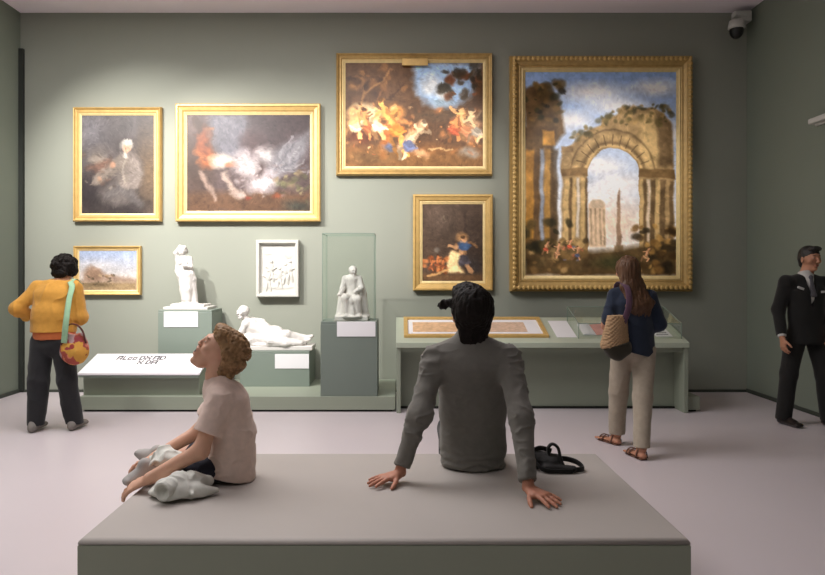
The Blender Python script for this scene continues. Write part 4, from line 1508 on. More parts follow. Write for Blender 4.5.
def wrinkle(freq, amp, axis=(1, 1, 1), seed=0):
    ax_ = np.array(axis, float)

    def fn(P):
        w = P + 0.03 * np.stack([fbm(P * 7 + 3), fbm(P * 7 + 30), fbm(P * 7 + 60)], 1)
        rid = 1 - np.abs(noise3(w * ax_ * freq * .8 + seed)) * 2.2
        rid = np.clip(rid, -.4, 1) ** 2 * np.sign(rid)
        gate = np.clip(.5 + 1.2 * noise3(w * freq * .28 + 21 + seed), 0, 1)
        return amp * (rid * gate - .2) + amp * 0.9 * fbm(w * freq * 0.4 + 9 + seed, 2)
    return fn


def shoe(S, heel, toe, w=0.045, h=0.04, up=(0, 0, 1)):
    heel, toe, up = np.asarray(heel, float), np.asarray(toe, float), unit(up)
    d = toe - heel
    sd = np.cross(unit(d), up)
    S.slab(heel + d * .05, heel + d * .95, sd, (w * .8, w), (h, h * .62), k=.01)
    S.cone(heel + d * .12 + up * h * .5, heel + d * .2 + up * h * 1.6, w * .85, w * .8, k=.02)
    S.cone(heel + d * .25 + up * h * .9, heel + d * .7 + up * h * .25, w * .75, w * .7, k=.02)


# ============================================================ MAN seated on the bench, back to the camera
def man():
    lat = V(1, 0, 0)
    pel, wst, chs, nck = V(.395, 3.70, .585), V(.392, 3.66, .78), V(.375, 3.575, 1.02), V(.368, 3.56, 1.165)
    shL, shR = V(.185, 3.55, 1.058), V(.558, 3.55, 1.056)
    elL, elR = V(.105, 3.425, .805), V(.585, 3.32, .81)
    wrL, wrR = V(.012, 3.40, .545), V(.588, 3.165, .545)
    hc = V(.364, 3.545, 1.290)
    hf, hu = unit((-.36, 1, .36)), unit((.04, -.32, 1))
    hipL, hipR = V(.325, 3.73, .590), V(.465, 3.73, .590)
    knL, knR = V(.315, 4.14, .575), V(.475, 4.14, .575)
    anL, anR = V(.31, 4.18, .10), V(.49, 4.20, .10)
    root = thing('person', 'dark-haired person in a grey long-sleeved top, seated on the bench with back to us', 'person',
                 (.395, 3.70, BZ))
    S = Body(.0042, .03)
    S.slab(pel, wst, lat, (.15, .125), (.10, .085)).slab(wst, chs, lat, (.125, .155), (.085, .10)).slab(chs, nck, lat, (.15, .06), (.09, .05))
    S.cone(shL, shR, .045, .045)
    S.limb([nck - V(0, 0, .03), hc - V(0, .01, .06)], (.062, .056))
    hd = head(S, hc, hf, hu, 1.08)
    S.limb([shL, elL, wrL], (.045, .038, .026)).limb([shR, elR, wrR], (.045, .038, .026))
    S.limb([hipL, knL, anL], (.07, .05, .035)).limb([hipR, knR, anR], (.07, .05, .035))
    # hands flat on the bench
    dL, dR = unit((-.86, -.50, -.10)), unit((.60, -.78, -.12))
    hand(S, wrL + V(-.004, -.002, -.022), dL, (0, 0, -1), (.35, -.9, 0), L=.195, curl=(.10, .06, .05), spread=1.3)
    hand(S, wrR + V(.004, -.006, -.022), dR, (0, 0, -1), (-.75, -.6, 0), L=.195, curl=(.10, .06, .05), spread=1.3)
    S.build('body', SKIN, root, color=skin_color(hd, (190, 132, 108)))
    # shirt
    S = Body(.006, .035)
    S.slab(pel - V(0, .02, .075), pel + V(0, -.01, .06), lat, (.168, .166), (.135, .130))
    S.slab(pel, wst, lat, (.163, .170), (.125, .118))
    S.slab(wst, chs, lat, (.168, .182), (.118, .122))
    S.slab(chs, chs + V(-.003, 0, .070), lat, (.182, .150), (.120, .088))
    S.slab(V(.215, 3.55, 1.045), V(.53, 3.55, 1.043), (0, 0, 1), (.068, .068), (.075, .075), k=.06)
    S.cone(shL, nck - V(.03, 0, .040), .058, .056).cone(shR, nck - V(-.03, 0, .040), .058, .056)
    S.slab(nck - V(0, 0, .05), nck + V(0, 0, .012), lat, (.085, .070), (.075, .066))
    S.limb([shL, elL + V(-.0, 0, 0), wrL + V(.006, 0, .012)], (.063, .056, .043), .04, True)
    S.limb([shR, elR, wrR + V(0, 0, .012)], (.063, .056, .043), .04, True)
    S.cut((0, 0, BZ + .004), (0, 0, -1))
    pL = wrL + V(.006, 0, .012)

    def dsp(P):
        dl = np.minimum(np.linalg.norm(P - wrL, axis=1), np.linalg.norm(P - wrR, axis=1))
        arm = (P[:, 0] < .20 - .0 * P[:, 2]) | (P[:, 0] > .545)
        k = np.where(arm, 1.0, .30)
        f1 = wrinkle(34, .0105, (.6, .6, 1.25))(P)
        low = np.clip((.62 - P[:, 2]) / .12, 0, 1) * (~arm)
        return f1 * k + .004 * low * np.sin(P[:, 2] * 160 + 6 * fbm(P * 12))
    S.build('shirt', fabric('grey_knit', (120, 117, 111), bump=.15, bs=320), root, dsp)
    # trousers
    S = Body(.008, .03)
    S.slab(hipL, hipR, (0, 1, 0), (.105, .105), (.086, .086))
    S.limb([hipL, knL, anL], (.086, .075, .065), .03).limb([hipR, knR, anR], (.086, .075, .065), .03)
    S.cut((0, 0, .09), (0, 0, -1))
    S.build('trousers', fabric('black_trousers', (36, 36, 38)), root, wrinkle(14, .006))
    for an in (anL, anR):
        S = Body(.006, .02)
        shoe(S, an + V(0, -.06, -.06), an + V(0, .2, -.065))
        S.cut((0, 0, .002), (0, 0, -1))
        S.build('shoe', mat('black_leather', (34, 31, 30), rough=.45, var=.06, vscale=12), root)
    # hair
    S = Body(.0045, .02)
    P = hd['P']
    f, u, r = hd['f'], hd['u'], hd['r']
    S.ell(P(0, -.022, .042), (.104, .114, .116), (r, f, u))
    S.slab(P(0, -.050, .0), P(0, -.060, -.098), r, (.098, .076), (.060, .046), k=.03)
    S.ell(P(0, .055, .095), (.075, .06, .04), (r, f, u), k=.03)
    S.limb([P(-.085, .035, .050), P(-.108, .06, .040), P(-.128, .075, .030)], (.018, .011, .005), .02)
    S.limb([P(-.09, .05, .03), P(-.112, .062, .020), P(-.132, .08, .016)], (.014, .009, .004), .02)
    S.ell(P(.085, -.01, .02), (.025, .05, .06), (r, f, u), k=.02)
    # keep the face and the ears clear
    S.ell(P(0, .115, -.03), (.075, .075, .085), (r, f, u), k=.01, sub=True)
    S.ell(P(-.098, -.006, -.026), (.026, .034, .044), (r, f, u), k=.008, sub=True)
    S.build('hair', HAIR_DARK, root, strands(70, .008))
    return root


man()


# ============================================================ BOY seated on the bench, looking up
def boy():
    Fw = V(-1, 0, 0)
    pel, wst, chs, nck = V(-.832, 3.46, .585), V(-.822, 3.455, .70), V(-.845, 3.45, .86), V(-.892, 3.45, .965)
    lat = unit(V(.18, -1, 0))         # his left side is nearer to us
    shN, shF = V(-.850, 3.335, .895), V(-.892, 3.575, .895)
    elN, elF = V(-.922, 3.27, .665), V(-1.03, 3.62, .675)
    wrN, wrF = V(-1.150, 3.240, .545), V(-1.215, 3.49, .578)
    hc = V(-.891, 3.45, 1.112)
    hf, hu = unit((-.72, -.30, .63)), unit((.66, .0, .75))
    root = thing('person', 'curly-haired child in a pale pink T-shirt sitting on the bench, gazing upward with open mouth', 'person',
                 (-.84, 3.46, BZ))
    S = Body(.0040, .025)
    S.slab(pel, wst, lat, (.115, .10), (.085, .075)).slab(wst, chs, lat, (.10, .12), (.075, .082)).slab(chs, nck, lat, (.11, .05), (.07, .045))
    S.cone(shN, shF, .036, .036)
    S.limb([nck - V(0, 0, .04), nck + V(-.004, 0, .03), hc + V(.012, 0, -.055)], (.050, .046, .050))
    hd = head(S, hc, hf, hu, .93, mouth=1.5, ears=False, nose=.5)
    S.limb([shN, elN, wrN], (.038, .038, .028)).limb([shF, elF, wrF], (.038, .036, .025))
    hand(S, wrN + V(-.004, 0, -.004), unit((-.88, .06, -.40)), (-.35, .1, -.9), (-.2, .95, .2), L=.195, curl=(.25, .35, .35), spread=.9)
    hand(S, wrF + V(-.004, 0, -.004), unit((-.85, -.28, -.28)), (-.2, -.3, -.9), (-.3, -.9, .1), L=.158, curl=(.3, .4, .35), spread=.9)
    hipN, hipF = V(-.87, 3.41, .548), V(-.87, 3.54, .55)
    knN, knF = V(-1.075, 3.255, .535), V(-1.10, 3.70, .55)
    anN, anF = V(-1.16, 3.39, .528), V(-1.18, 3.55, .535)
    S.limb([hipN, knN, anN], (.056, .040, .028)).limb([hipF, knF, anF], (.056, .040, .028))
    S.cut((0, 0, .3), (0, 0, -1))
    S.build('body', SKIN, root, color=skin_color(hd, (220, 172, 146), lips=(178, 96, 88), brow=(120, 90, 62), openm=1.0))
    # T-shirt
    S = Body(.005, .03)
    S.slab(pel - V(.0, 0, .078), wst, lat, (.142, .134), (.130, .112)).slab(wst, chs, lat, (.134, .140), (.112, .108))
    S.slab(chs, chs + V(-.02, 0, .06), lat, (.138, .11), (.098, .07))
    S.cone(shN, nck - V(0, .03, .030), .050, .048).cone(shF, nck - V(0, -.03, .030), .050, .048)
    S.slab(nck - V(-.01, 0, .045), nck + V(.0, 0, .010), lat, (.072, .060), (.066, .058))
    sl = shN + (elN - shN) * .66
    S.cone(shN, sl, .058, .066, .03, True)
    sl2 = shF + (elF - shF) * .62
    S.cone(shF, sl2, .058, .064, .03, True)
    S.cut((-.76, 0, BZ + .010), unit((-.18, 0, -1)))
    S.cut(nck + V(-.01, 0, .022), unit((-.35, 0, 1)))
    S.build('t_shirt', fabric('pale_pink_cotton', (230, 206, 194), bump=.1), root, wrinkle(20, .0065, (1, 1, 1.3)))
    # dark shorts
    S = Body(.006, .02)
    S.slab(hipN, hipF, (1, 0, 0), (.100, .100), (.068, .068))
    S.cone(hipN, hipN + (knN - hipN) * .86, .066, .054, .02, True).cone(hipF, hipF + (knF - hipF) * .86, .078, .064, .02, True)
    S.cut((0, 0, BZ + .007), (0, 0, -1))
    S.build('shorts', fabric('dark_navy_cotton', (46, 46, 58)), root, wrinkle(18, .005))
    # socks and sneakers
    for an, heel, toe, up in ((anN, V(-1.175, 3.37, .530), V(-1.285, 3.30, .512), (-.3, -.1, 1)), (anF, V(-1.225, 3.55, .528), V(-1.330, 3.60, .570), (.4, .1, 1))):
        S = Body(.005, .015)
        shoe(S, heel, toe, .040, .034, up)
        S.build('sneaker', mat('light_grey_canvas', (176, 172, 168), rough=.8, var=.12, vscale=24), root, wrinkle(40, .002))
    # curls
    S = Body(.0045, .015)
    P = hd['P']
    f, u, r = hd['f'], hd['u'], hd['r']
    S.ell(P(0, -.030, .038), (.092, .106, .100), (r, f, u))
    S.slab(P(0, -.075, .0), P(0, -.088, -.085), r, (.086, .072), (.055, .048), k=.03)
    S.ell(P(0, .045, .104), (.066, .042, .026), (r, f, u), k=.02)
    rr = np.random.default_rng(3)
    for i in range(120):
        v = unit(rr.normal(size=3))
        a, b_, e = v[0] * .094, -.048 + v[1] * .104, .025 + v[2] * .105
        if b_ > .0 and e < .075:
            continue
        S.ell(P(a, b_, e), (rr.uniform(.012, .020),) * 3, k=.006)
    for i in range(26):
        a, e = rr.uniform(-.07, .07), rr.uniform(-.145, -.06)
        S.ell(P(a, -.108 + rr.uniform(-.03, .0), e + .012), (rr.uniform(.014, .021),) * 3, k=.006)
    S.ell(P(0, .085, -.056), (.12, .112, .112), (r, f, u), k=.01, sub=True)
    S.ell(V(-.955, 3.45, 1.100), (.112, .30, .098), k=.012, sub=True)
    for i in range(14):
        S.ell(P(rr.uniform(-.07, .07), rr.uniform(.03, .075), rr.uniform(.082, .105)), (rr.uniform(.012, .018),) * 3, k=.006)
    S.build('hair', HAIR_CURL, root, curls(60, .005))
    return root


boy()

# crumpled pale grey jacket over the child's legs
S = Body(.005, .018)
J = [V(-1.09, 3.19, .515), V(-1.06, 3.17, .530), V(-1.00, 3.16, .535), V(-.94, 3.22, .535), V(-.89, 3.28, .52)]
S.limb(J, (.026, .038, .052, .045, .03), .03)
S.limb([V(-1.20, 3.40, .555), V(-1.12, 3.40, .585), V(-1.03, 3.36, .575)], (.030, .04, .04), .03)
S.limb([V(-1.23, 3.48, .545), V(-1.15, 3.46, .590), V(-1.06, 3.42, .575)], (.03, .045, .04), .03)
S.limb([V(-.98, 3.12, .520), V(-.90, 3.16, .512), V(-.83, 3.20, .503)], (.045, .034, .018), .02)
S.slab(V(-1.10, 3.20, .503), V(-.97, 3.11, .505), (0, 1, 0), (.05, .06), (.02, .022), k=.02)
rr = np.random.default_rng(12)
for i in range(16):
    a = V(rr.uniform(-1.07, -.90), rr.uniform(3.12, 3.22), rr.uniform(.515, .565))
    b_ = a + V(rr.uniform(-.06, .06), rr.uniform(-.05, .03), rr.uniform(-.045, .0))
    S.cone(a, b_, rr.uniform(.012, .018), rr.uniform(.008, .014), k=.012)
for i in range(8):
    a = V(rr.uniform(-1.2, -1.06), rr.uniform(3.34, 3.46), rr.uniform(.58, .615))
    S.cone(a, a + V(rr.uniform(-.06, .06), rr.uniform(-.06, .03), -.03), .014, .01, k=.012)
S.cut((0, 0, BZ + .009), (0, 0, -1))
jk = thing('jacket', 'crumpled pale grey jacket bundled over the seated child\'s legs', 'jacket', (-1.05, 3.2, BZ))
PALE = fabric('pale_grey_fleece', (218, 218, 210), var=.12, vs=18)
S.build('body', PALE, jk, wrinkle(26, .010))
S = Body(.005, .012)
S.cone(V(-.985, 3.19, .545), V(-1.035, 3.065, .535), .048, .043, .01, True)
S.cone(V(-1.032, 3.072, .535), V(-1.05, 3.03, .532), .030, .034, .008, sub=True)
S.cut((0, 0, BZ + .009), (0, 0, -1))
S.build('rolled_sleeve', PALE, jk, wrinkle(26, .006, (1, 1, .4)))

# ============================================================ dark bag with looped straps on the bench
c = W(556, 463, 3.62)
bg = thing('small_bag', 'small black bag with tangled straps lying on the bench beside the seated dark-haired person', 'bag', (c[0], 3.62, BZ))
BLK = fabric('black_webbing', (34, 32, 31), rough=.6)
S = Body(.004, .012)
x0 = c[0] - .055
S.slab(V(x0 - .05, 3.66, BZ + .045), V(x0 + .05, 3.62, BZ + .04), (0, 1, .1), (.065, .06), (.046, .036), k=.02)
S.slab(V(x0 - .01, 3.58, BZ + .022), V(x0 + .13, 3.56, BZ + .02), (0, 1, 0), (.035, .03), (.019, .017), k=.012)
S.cut((0, 0, BZ + .009), (0, 0, -1))
S.build('pouch', BLK, bg, wrinkle(34, .006))


def strap(pts, w, name='strap', ratio=.3, ax_=(0, 0, 1), mm=None):
    pts = [Vector(tuple(p)) for p in pts]
    # Catmull-Rom refinement
    out = []
    for i in range(len(pts) - 1):
        p0, p1, p2, p3 = pts[max(0, i - 1)], pts[i], pts[i + 1], pts[min(len(pts) - 1, i + 2)]
        for j in range(6):
            t = j / 6
            out.append(.5 * ((2 * p1) + (p2 - p0) * t + (2 * p0 - 5 * p1 + 4 * p2 - p3) * t * t + (3 * p1 - p0 - 3 * p2 + p3) * t ** 3))
    out.append(pts[-1])
    q_ = MB()
    q_.tube(out, w, 8, True, (ax_, ratio))
    return q_, mm or BLK


q_, mm = strap([(x0 + .02, 3.62, BZ + .07), (x0 + .015, 3.63, BZ + .105), (x0 + .038, 3.63, BZ + .128), (x0 + .065, 3.62, BZ + .11), (x0 + .075, 3.6, BZ + .06), (x0 + .085, 3.58, BZ + .03)], .015, ratio=.55, ax_=(0, 1, 0))
q_.build('loop_strap', mm, bg, True)
q_, mm = strap([(x0 + .05, 3.62, BZ + .04), (x0 + .10, 3.66, BZ + .045), (x0 + .16, 3.64, BZ + .035), (x0 + .19, 3.60, BZ + .016), (x0 + .17, 3.56, BZ + .016), (x0 + .10, 3.545, BZ + .016)], .014)
q_.build('loop_strap', mm, bg, True)
q_, mm = strap([(x0 - .07, 3.64, BZ + .085), (x0 - .02, 3.66, BZ + .10), (x0 + .04, 3.66, BZ + .085)], .013)
q_.build('loop_strap', mm, bg, True)
q_, mm = strap([(x0 - .06, 3.60, BZ + .05), (x0 - .03, 3.55, BZ + .02), (x0 + .03, 3.53, BZ + .014), (x0 + .12, 3.535, BZ + .014)], .012)
q_.build('loop_strap', mm, bg, True)


# ============================================================ WOMAN in mustard, seen from behind
def woman_mustard():
    Y = 6.56
    lat = unit(V(1, .12, 0))
    pel, wst, chs, nck = V(-3.26, 6.62, .90), V(-3.26, 6.62, 1.06), V(-3.255, 6.66, 1.27), V(-3.245, 6.72, 1.405)
    shL, shR = V(-3.445, 6.69, 1.345), V(-3.085, 6.69, 1.34)
    elL, elR = V(-3.60, 6.60, 1.155), V(-3.035, 6.68, 1.07)
    wrL, wrR = V(-3.49, 6.82, 1.03), V(-3.12, 6.94, 1.08)
    hc = V(-3.225, 6.80, 1.525)
    hf, hu = unit((.25, 1, -.50)), unit((.08, .5, 1))
    hipL, hipR = V(-3.36, 6.62, .88), V(-3.165, 6.62, .88)
    knL, knR = V(-3.385, 6.60, .48), V(-3.13, 6.62, .48)
    anL, anR = V(-3.415, 6.60, .09), V(-3.085, 6.68, .09)
    root = thing('person', 'person in a mustard cardigan and black trousers seen from behind, leaning toward the small landscape', 'person', (-3.26, 6.62, 0))
    S = Body(.0065, .03)
    S.slab(pel, wst, lat, (.15, .13), (.10, .09)).slab(wst, chs, lat, (.13, .145), (.09, .10)).slab(chs, nck, lat, (.14, .06), (.09, .05))
    S.cone(shL, shR, .042, .042).limb([nck - V(0, 0, .03), hc - V(0, .02, .05)], (.055, .052))
    hd = head(S, hc, hf, hu, 1.0)
    S.limb([shL, elL, wrL], (.042, .036, .024)).limb([shR, elR, wrR], (.042, .036, .024))
    hand(S, wrL, unit((.6, .7, -.2)), (.6, -.5, -.3), (.1, .2, 1), L=.175, curl=(.3, .35, .3))
    hand(S, wrR, unit((-.3, .9, .1)), (-1, .1, 0), (0, .1, 1), L=.175, curl=(.4, .5, .4))
    S.limb([hipL, knL, anL, anL - V(0, 0, .05)], (.08, .055, .036, .036)).limb([hipR, knR, anR, anR - V(0, 0, .05)], (.08, .055, .036, .036))
    S.build('body', SKIN, root, color=skin_color(hd, (196, 142, 112)))
    S = Body(.0075, .04)
    S.slab(wst - V(0, 0, .12), wst + V(0, 0, .05), lat, (.205, .195), (.145, .130)).slab(wst + V(0, 0, .05), chs, lat, (.195, .195), (.130, .130))
    S.slab(chs, chs + V(.005, .03, .08), lat, (.19, .15), (.125, .09))
    S.cone(shL, nck - V(.03, 0, .03), .060, .056).cone(shR, nck - V(-.03, 0, .03), .060, .056)
    S.limb([shL, elL], (.062, .070), .05)
    S.cone(elL, elL + (wrL - elL) * .55, .070, .062, .03, True)
    S.limb([shR, elR], (.068, .066), .05)
    S.cone(elR, elR + (wrR - elR) * .55, .066, .060, .03, True)
    S.cut((0, 0, .935), (0, 0, -1))
    S.cut(nck + V(0, .0, .02), unit((0, -.1, 1)))
    S.build('cardigan', fabric('mustard_knit', (206, 150, 66), var=.07), root, wrinkle(13, .012, (1, 1, .5)))
    S = Body(.0075, .03)
    S.slab(V(-3.25, 6.62, .85), V(-3.25, 6.62, .98), lat, (.192, .195), (.135, .130))
    S.cut((0, 0, .868), (0, 0, -1)).cut((0, 0, .975), (0, 0, 1))
    S.build('orange_undershirt', fabric('orange_jersey', (190, 104, 60)), root, wrinkle(16, .005, (1, 1, .3)))
    S = Body(.0075, .03)
    S.slab(V(-3.255, 6.62, .82), V(-3.255, 6.62, .93), lat, (.182, .172), (.128, .120))
    S.limb([hipL + V(-.005, 0, -.04), knL, anL - V(0, 0, .02)], (.108, .092, .080), .025)
    S.limb([hipR + V(.005, 0, -.04), knR, anR - V(0, 0, .02)], (.108, .092, .080), .025)
    S.cut((0, 0, .055), (0, 0, -1))
    S.build('trousers', fabric('black_twill', (42, 42, 44)), root, wrinkle(11, .008, (1, 1, .6)))
    for an, dx in ((anL, -.01), (anR, .02)):
        S = Body(.006, .02)
        shoe(S, an + V(0, -.085, -.046), an + V(dx, .17, -.052), .046, .042)
        S.cut((0, 0, .002), (0, 0, -1))
        S.build('shoe', mat('grey_suede', (128, 122, 116), rough=.85, var=.08, vscale=20), root)
    S = Body(.006, .02)
    P = hd['P']
    f, u, r = hd['f'], hd['u'], hd['r']
    S.ell(P(0, -.025, .030), (.104, .110, .104), (r, f, u))
    S.slab(P(0, -.06, .0), P(0, -.07, -.075), r, (.095, .08), (.055, .045), k=.03)
    S.ell(P(.07, .0, -.01), (.05, .06, .06), (r, f, u)).ell(P(-.07, .0, -.01), (.05, .06, .06), (r, f, u))
    rr = np.random.default_rng(9)
    for i in range(70):
        v = unit(rr.normal(size=3))
        if v[1] > .45:
            continue
        S.ell(P(v[0] * .1, -.03 + v[1] * .105, .02 + v[2] * .1), (rr.uniform(.018, .028),) * 3, k=.01)
    S.ell(P(0, .13, -.04), (.08, .08, .09), (r, f, u), k=.01, sub=True)
    S.build('hair', HAIR_DARK, root, curls(44, .006))


woman_mustard()

# colourful shoulder bag
bc = W(74.5, 347, 6.50)
hb = thing('shoulder_bag', 'round red and yellow patterned bag hanging from a mint green strap over the mustard cardigan', 'bag', (bc[0], bc[1], bc[2] - .17))
S = Body(.005, .02)
S.ell(bc, (.125, .065, .155), k=.02)
S.ell(bc + V(.0, 0, -.05), (.132, .075, .115), k=.03)
S.ell(bc + V(.0, 0, .20), (.07, .08, .085), k=.02, sub=True)


def bag_col(P):
    d = (P - bc)
    c = np.tile(lin((160, 72, 60)), (len(P), 1))
    n1 = fbm(d * 14 + 3, 2)
    n2 = fbm(d * 16 + 40, 2)
    for mk, col in ((n1 > .12, (206, 120, 96)), (n2 > .15, (206, 150, 62)), (np.hypot(d[:, 0] + .0, d[:, 2] + .01) < .055, (208, 156, 66)),
                    (np.hypot(d[:, 0] - .01, d[:, 2] - .01) < .022, (150, 52, 46)), ((n1 < -.28), (150, 58, 62)), ((n2 < -.32), (172, 140, 140))):
        c[mk] = lin(col)
    return c


S.build('pouch', mat('printed_cotton', (0, 0, 0), rough=.8, var=.06, vscale=30, bump=.1, bscale=200, attr='col'), hb, wrinkle(18, .006), bag_col)
MINT = fabric('mint_webbing', (158, 196, 160))
q_, mm = strap([W(64, 343, 6.43), W(66, 322, 6.40), W(69, 300, 6.46), W(72, 287, 6.54), (-3.105, 6.64, 1.405), (-3.105, 6.72, 1.430), (-3.09, 6.80, 1.38)], .027, ratio=.16, ax_=(1, 0.1, 0), mm=MINT)
q_.build('strap', mm, hb, True)
q_, mm = strap([W(62, 345, 6.46), W(66, 328, 6.44), W(74, 324, 6.44), W(82, 330, 6.46), W(86, 343, 6.48)], .016, ratio=.4, ax_=(0, 1, 0), mm=fabric('dark_red_webbing', (84, 40, 36)))
q_.build('handle', mm, hb, True)


# ============================================================ WOMAN with long hair walking
def woman_navy():
    lat = unit(V(1, .10, 0))
    pel, wst, chs, nck = V(1.99, 5.92, .88), V(1.985, 5.92, 1.04), V(1.98, 5.92, 1.24), V(1.965, 5.94, 1.375)
    shL, shR = V(1.83, 5.93, 1.305), V(2.14, 5.93, 1.295)
    elL, elR = V(1.775, 5.90, 1.12), V(2.205, 5.90, 1.06)
    wrL, wrR = V(1.80, 6.12, 1.02), V(2.14, 6.10, .98)
    hc = V(1.95, 5.97, 1.505)
    hf, hu = unit((-.25, 1, -.12)), unit((0, .12, 1))
    hipL, hipR = V(1.90, 5.93, .86), V(2.08, 5.92, .86)
    knL, knR = V(1.895, 6.02, .47), V(2.02, 5.78, .46)
    anL, anR = V(1.905, 6.10, .085), V(1.955, 5.62, .085)
    root = thing('person', 'long-haired person in a navy top and beige trousers walking toward the sloping display table', 'person', (1.97, 5.9, 0))
    S = Body(.006, .03)
    S.slab(pel, wst, lat, (.14, .115), (.095, .085)).slab(wst, chs, lat, (.115, .13), (.085, .095)).slab(chs, nck, lat, (.13, .055), (.085, .05))
    S.cone(shL, shR, .04, .04).limb([nck - V(0, 0, .03), hc - V(0, .02, .05)], (.052, .05))
    hd = head(S, hc, hf, hu, .98)
    S.limb([shL, elL, wrL], (.04, .034, .023)).limb([shR, elR, wrR], (.04, .034, .023))
    hand(S, wrL, unit((.1, .9, .2)), (1, 0, 0), (0, 0, 1), L=.17, curl=(.4, .5, .4))
    hand(S, wrR, unit((-.2, .8, -.2)), (-1, 0, 0), (0, 0, 1), L=.17, curl=(.4, .5, .4))
    S.limb([hipL, knL, anL], (.078, .052, .034)).limb([hipR, knR, anR], (.078, .052, .034))
    for an, dx in ((anL, -.04), (anR, -.02)):
        b0 = V(an[0], an[1] - .045, .032)
        S.slab(b0, b0 + V(dx * 2, .19, -.004), lat, (.03, .04), (.022, .014), k=.02)
        S.cone(an, b0 + V(dx * .6, .05, .02), .034, .03)
        for i in range(5):
            t = V(.012 * (i - 2) * 1.3 + dx * 2.2, .19 - .006 * abs(i - 1), -.008)
            S.cone(b0 + t * .9, b0 + t * 1.16, .011, .0085, k=.008)
    S.cut((0, 0, .014), (0, 0, -1))
    S.build('body', SKIN, root, color=skin_color(hd, (182, 128, 102)))
    S = Body(.007, .035)
    S.slab(pel - V(0, 0, .05), wst, lat, (.190, .175), (.140, .122)).slab(wst, chs, lat, (.175, .168), (.122, .122))
    S.slab(chs, chs + V(0, .01, .07), lat, (.165, .13), (.12, .085))
    S.cone(shL, nck - V(.03, 0, .035), .052, .05).cone(shR, nck - V(-.03, 0, .035), .052, .05)
    S.limb([shL, elL], (.056, .056), .03)
    S.cone(elL, elL + (wrL - elL) * .4, .056, .052, .03, True)
    S.limb([shR, elR], (.060, .058), .03)
    S.cone(elR, elR + (wrR - elR) * .8, .057, .048, .03, True)
    S.cut((2.0, 5.9, .815), unit((-.28, 0, -1)))
    S.cut(nck + V(0, 0, .02), (0, 0, 1))
    S.build('top', fabric('navy_jersey', (38, 46, 62)), root, wrinkle(13, .010, (1, 1, .6)))
    S = Body(.007, .03)
    S.slab(pel - V(0, 0, .02), pel + V(0, 0, .06), lat, (.165, .155), (.118, .112))
    S.limb([hipL - V(0, 0, .03), knL, anL - V(0, 0, .0)], (.100, .078, .064), .025)
    S.limb([hipR - V(0, 0, .03), knR, anR - V(0, 0, .0)], (.100, .078, .064), .025)
    S.cut((0, 0, .095), (0, 0, -1))
    S.build('trousers', fabric('beige_linen', (164, 152, 136)), root, wrinkle(11, .008, (1, 1, .6)))
    SAND = mat('brown_leather', (96, 62, 46), rough=.55, var=.1, vscale=20)
    for an, dx in ((anL, -.04), (anR, -.02)):
        b0 = V(an[0], an[1] - .05, .0)
        S = Body(.005, .01)
        S.slab(b0 + V(0, .0, .009), b0 + V(dx * 2.2, .205, .009), lat, (.034, .045), (.009, .009))
        S.cut((0, 0, .001), (0, 0, -1))
        sn = S.build('sandal', SAND, root)
        for k_, w in ((.12, .046), (.62, .05), (.80, .047)):
            pts = []
            for j in range(9):
                a = math.pi * j / 8
                pts.append(b0 + V(dx * 2.2 * k_ + math.cos(a) * w, .205 * k_ + .01, .012 + math.sin(a) * (.05 if k_ > .5 else .085)))
            m = MB()
            m.tube(pts, .011, 8, True, ((0, 1, 0), .35))
            m.build('sandal_strap', SAND, sn, True)
    S = Body(.006, .02)
    P = hd['P']
    f, u, r = hd['f'], hd['u'], hd['r']
    S.ell(P(0, -.018, .030), (.094, .110, .104), (r, f, u))
    S.slab(P(-.005, -.05, .02), P(.0, -.075, -.13), r, (.094, .100), (.07, .05), k=.03)
    S.slab(P(.0, -.075, -.13), P(.045, -.115, -.30), r, (.105, .125), (.05, .045), k=.03)
    S.slab(P(.045, -.115, -.30), P(.06, -.11, -.40), r, (.12, .075), (.045, .02), k=.03)
    S.ell(P(0, .13, -.04), (.075, .08, .095), (r, f, u), k=.01, sub=True)

    def long_strands(P_):
        return .008 * fbm(P_ * np.array((46, 46, 5)), 3) + .005 * fbm(P_ * np.array((110, 110, 9)) + 5, 2)
    S.build('hair', HAIR_LONG, root, long_strands)


woman_navy()

bc = W(616, 331, 5.80)
sb = thing('straw_bag', 'woven straw shoulder bag with dark base carried by the long-haired person', 'bag', (bc[0], bc[1], bc[2] - .17))
S = Body(.005, .02)
S.slab(bc + V(-.01, 0, -.12), bc + V(.01, .0, .12), (1, .2, 0), (.125, .085), (.075, .05), k=.02)
S.cut(bc + V(0, 0, .13), (0, 0, 1))
S.cut(bc + V(0, 0, -.115), (.25, 0, -1))


def weave(P):
    return .004 * np.sin(P[:, 2] * 220) * np.sin((P[:, 0] + P[:, 1]) * 200) + .004 * fbm(P * 14)


S.build('basket', mat('woven_straw', (170, 138, 104), rough=.85, var=.2, vscale=60, bump=.3, bscale=120, stretch=(1, 1, 2.5)), sb, weave)
S = Body(.005, .02)
S.slab(bc + V(-.02, 0, -.16), bc + V(.03, 0, -.105), (1, .2, 0), (.115, .13), (.068, .078), k=.02)
S.cut(bc + V(0, 0, -.112), (-.25, 0, 1))
S.build('dark_base', fabric('dark_olive_canvas', (54, 50, 40)), sb)
q_, mm = strap([bc + V(.045, -.03, .05), W(629, 306, 5.76), W(628, 290, 5.79), (1.885, 5.86, 1.405), (1.875, 5.95, 1.41), (1.88, 6.03, 1.34), bc + V(.05, .03, .1)], .026, ratio=.2, ax_=(1, 0, 0), mm=fabric('purple_strap_cloth', (92, 66, 82)))
q_.build('strap', mm, sb, True)


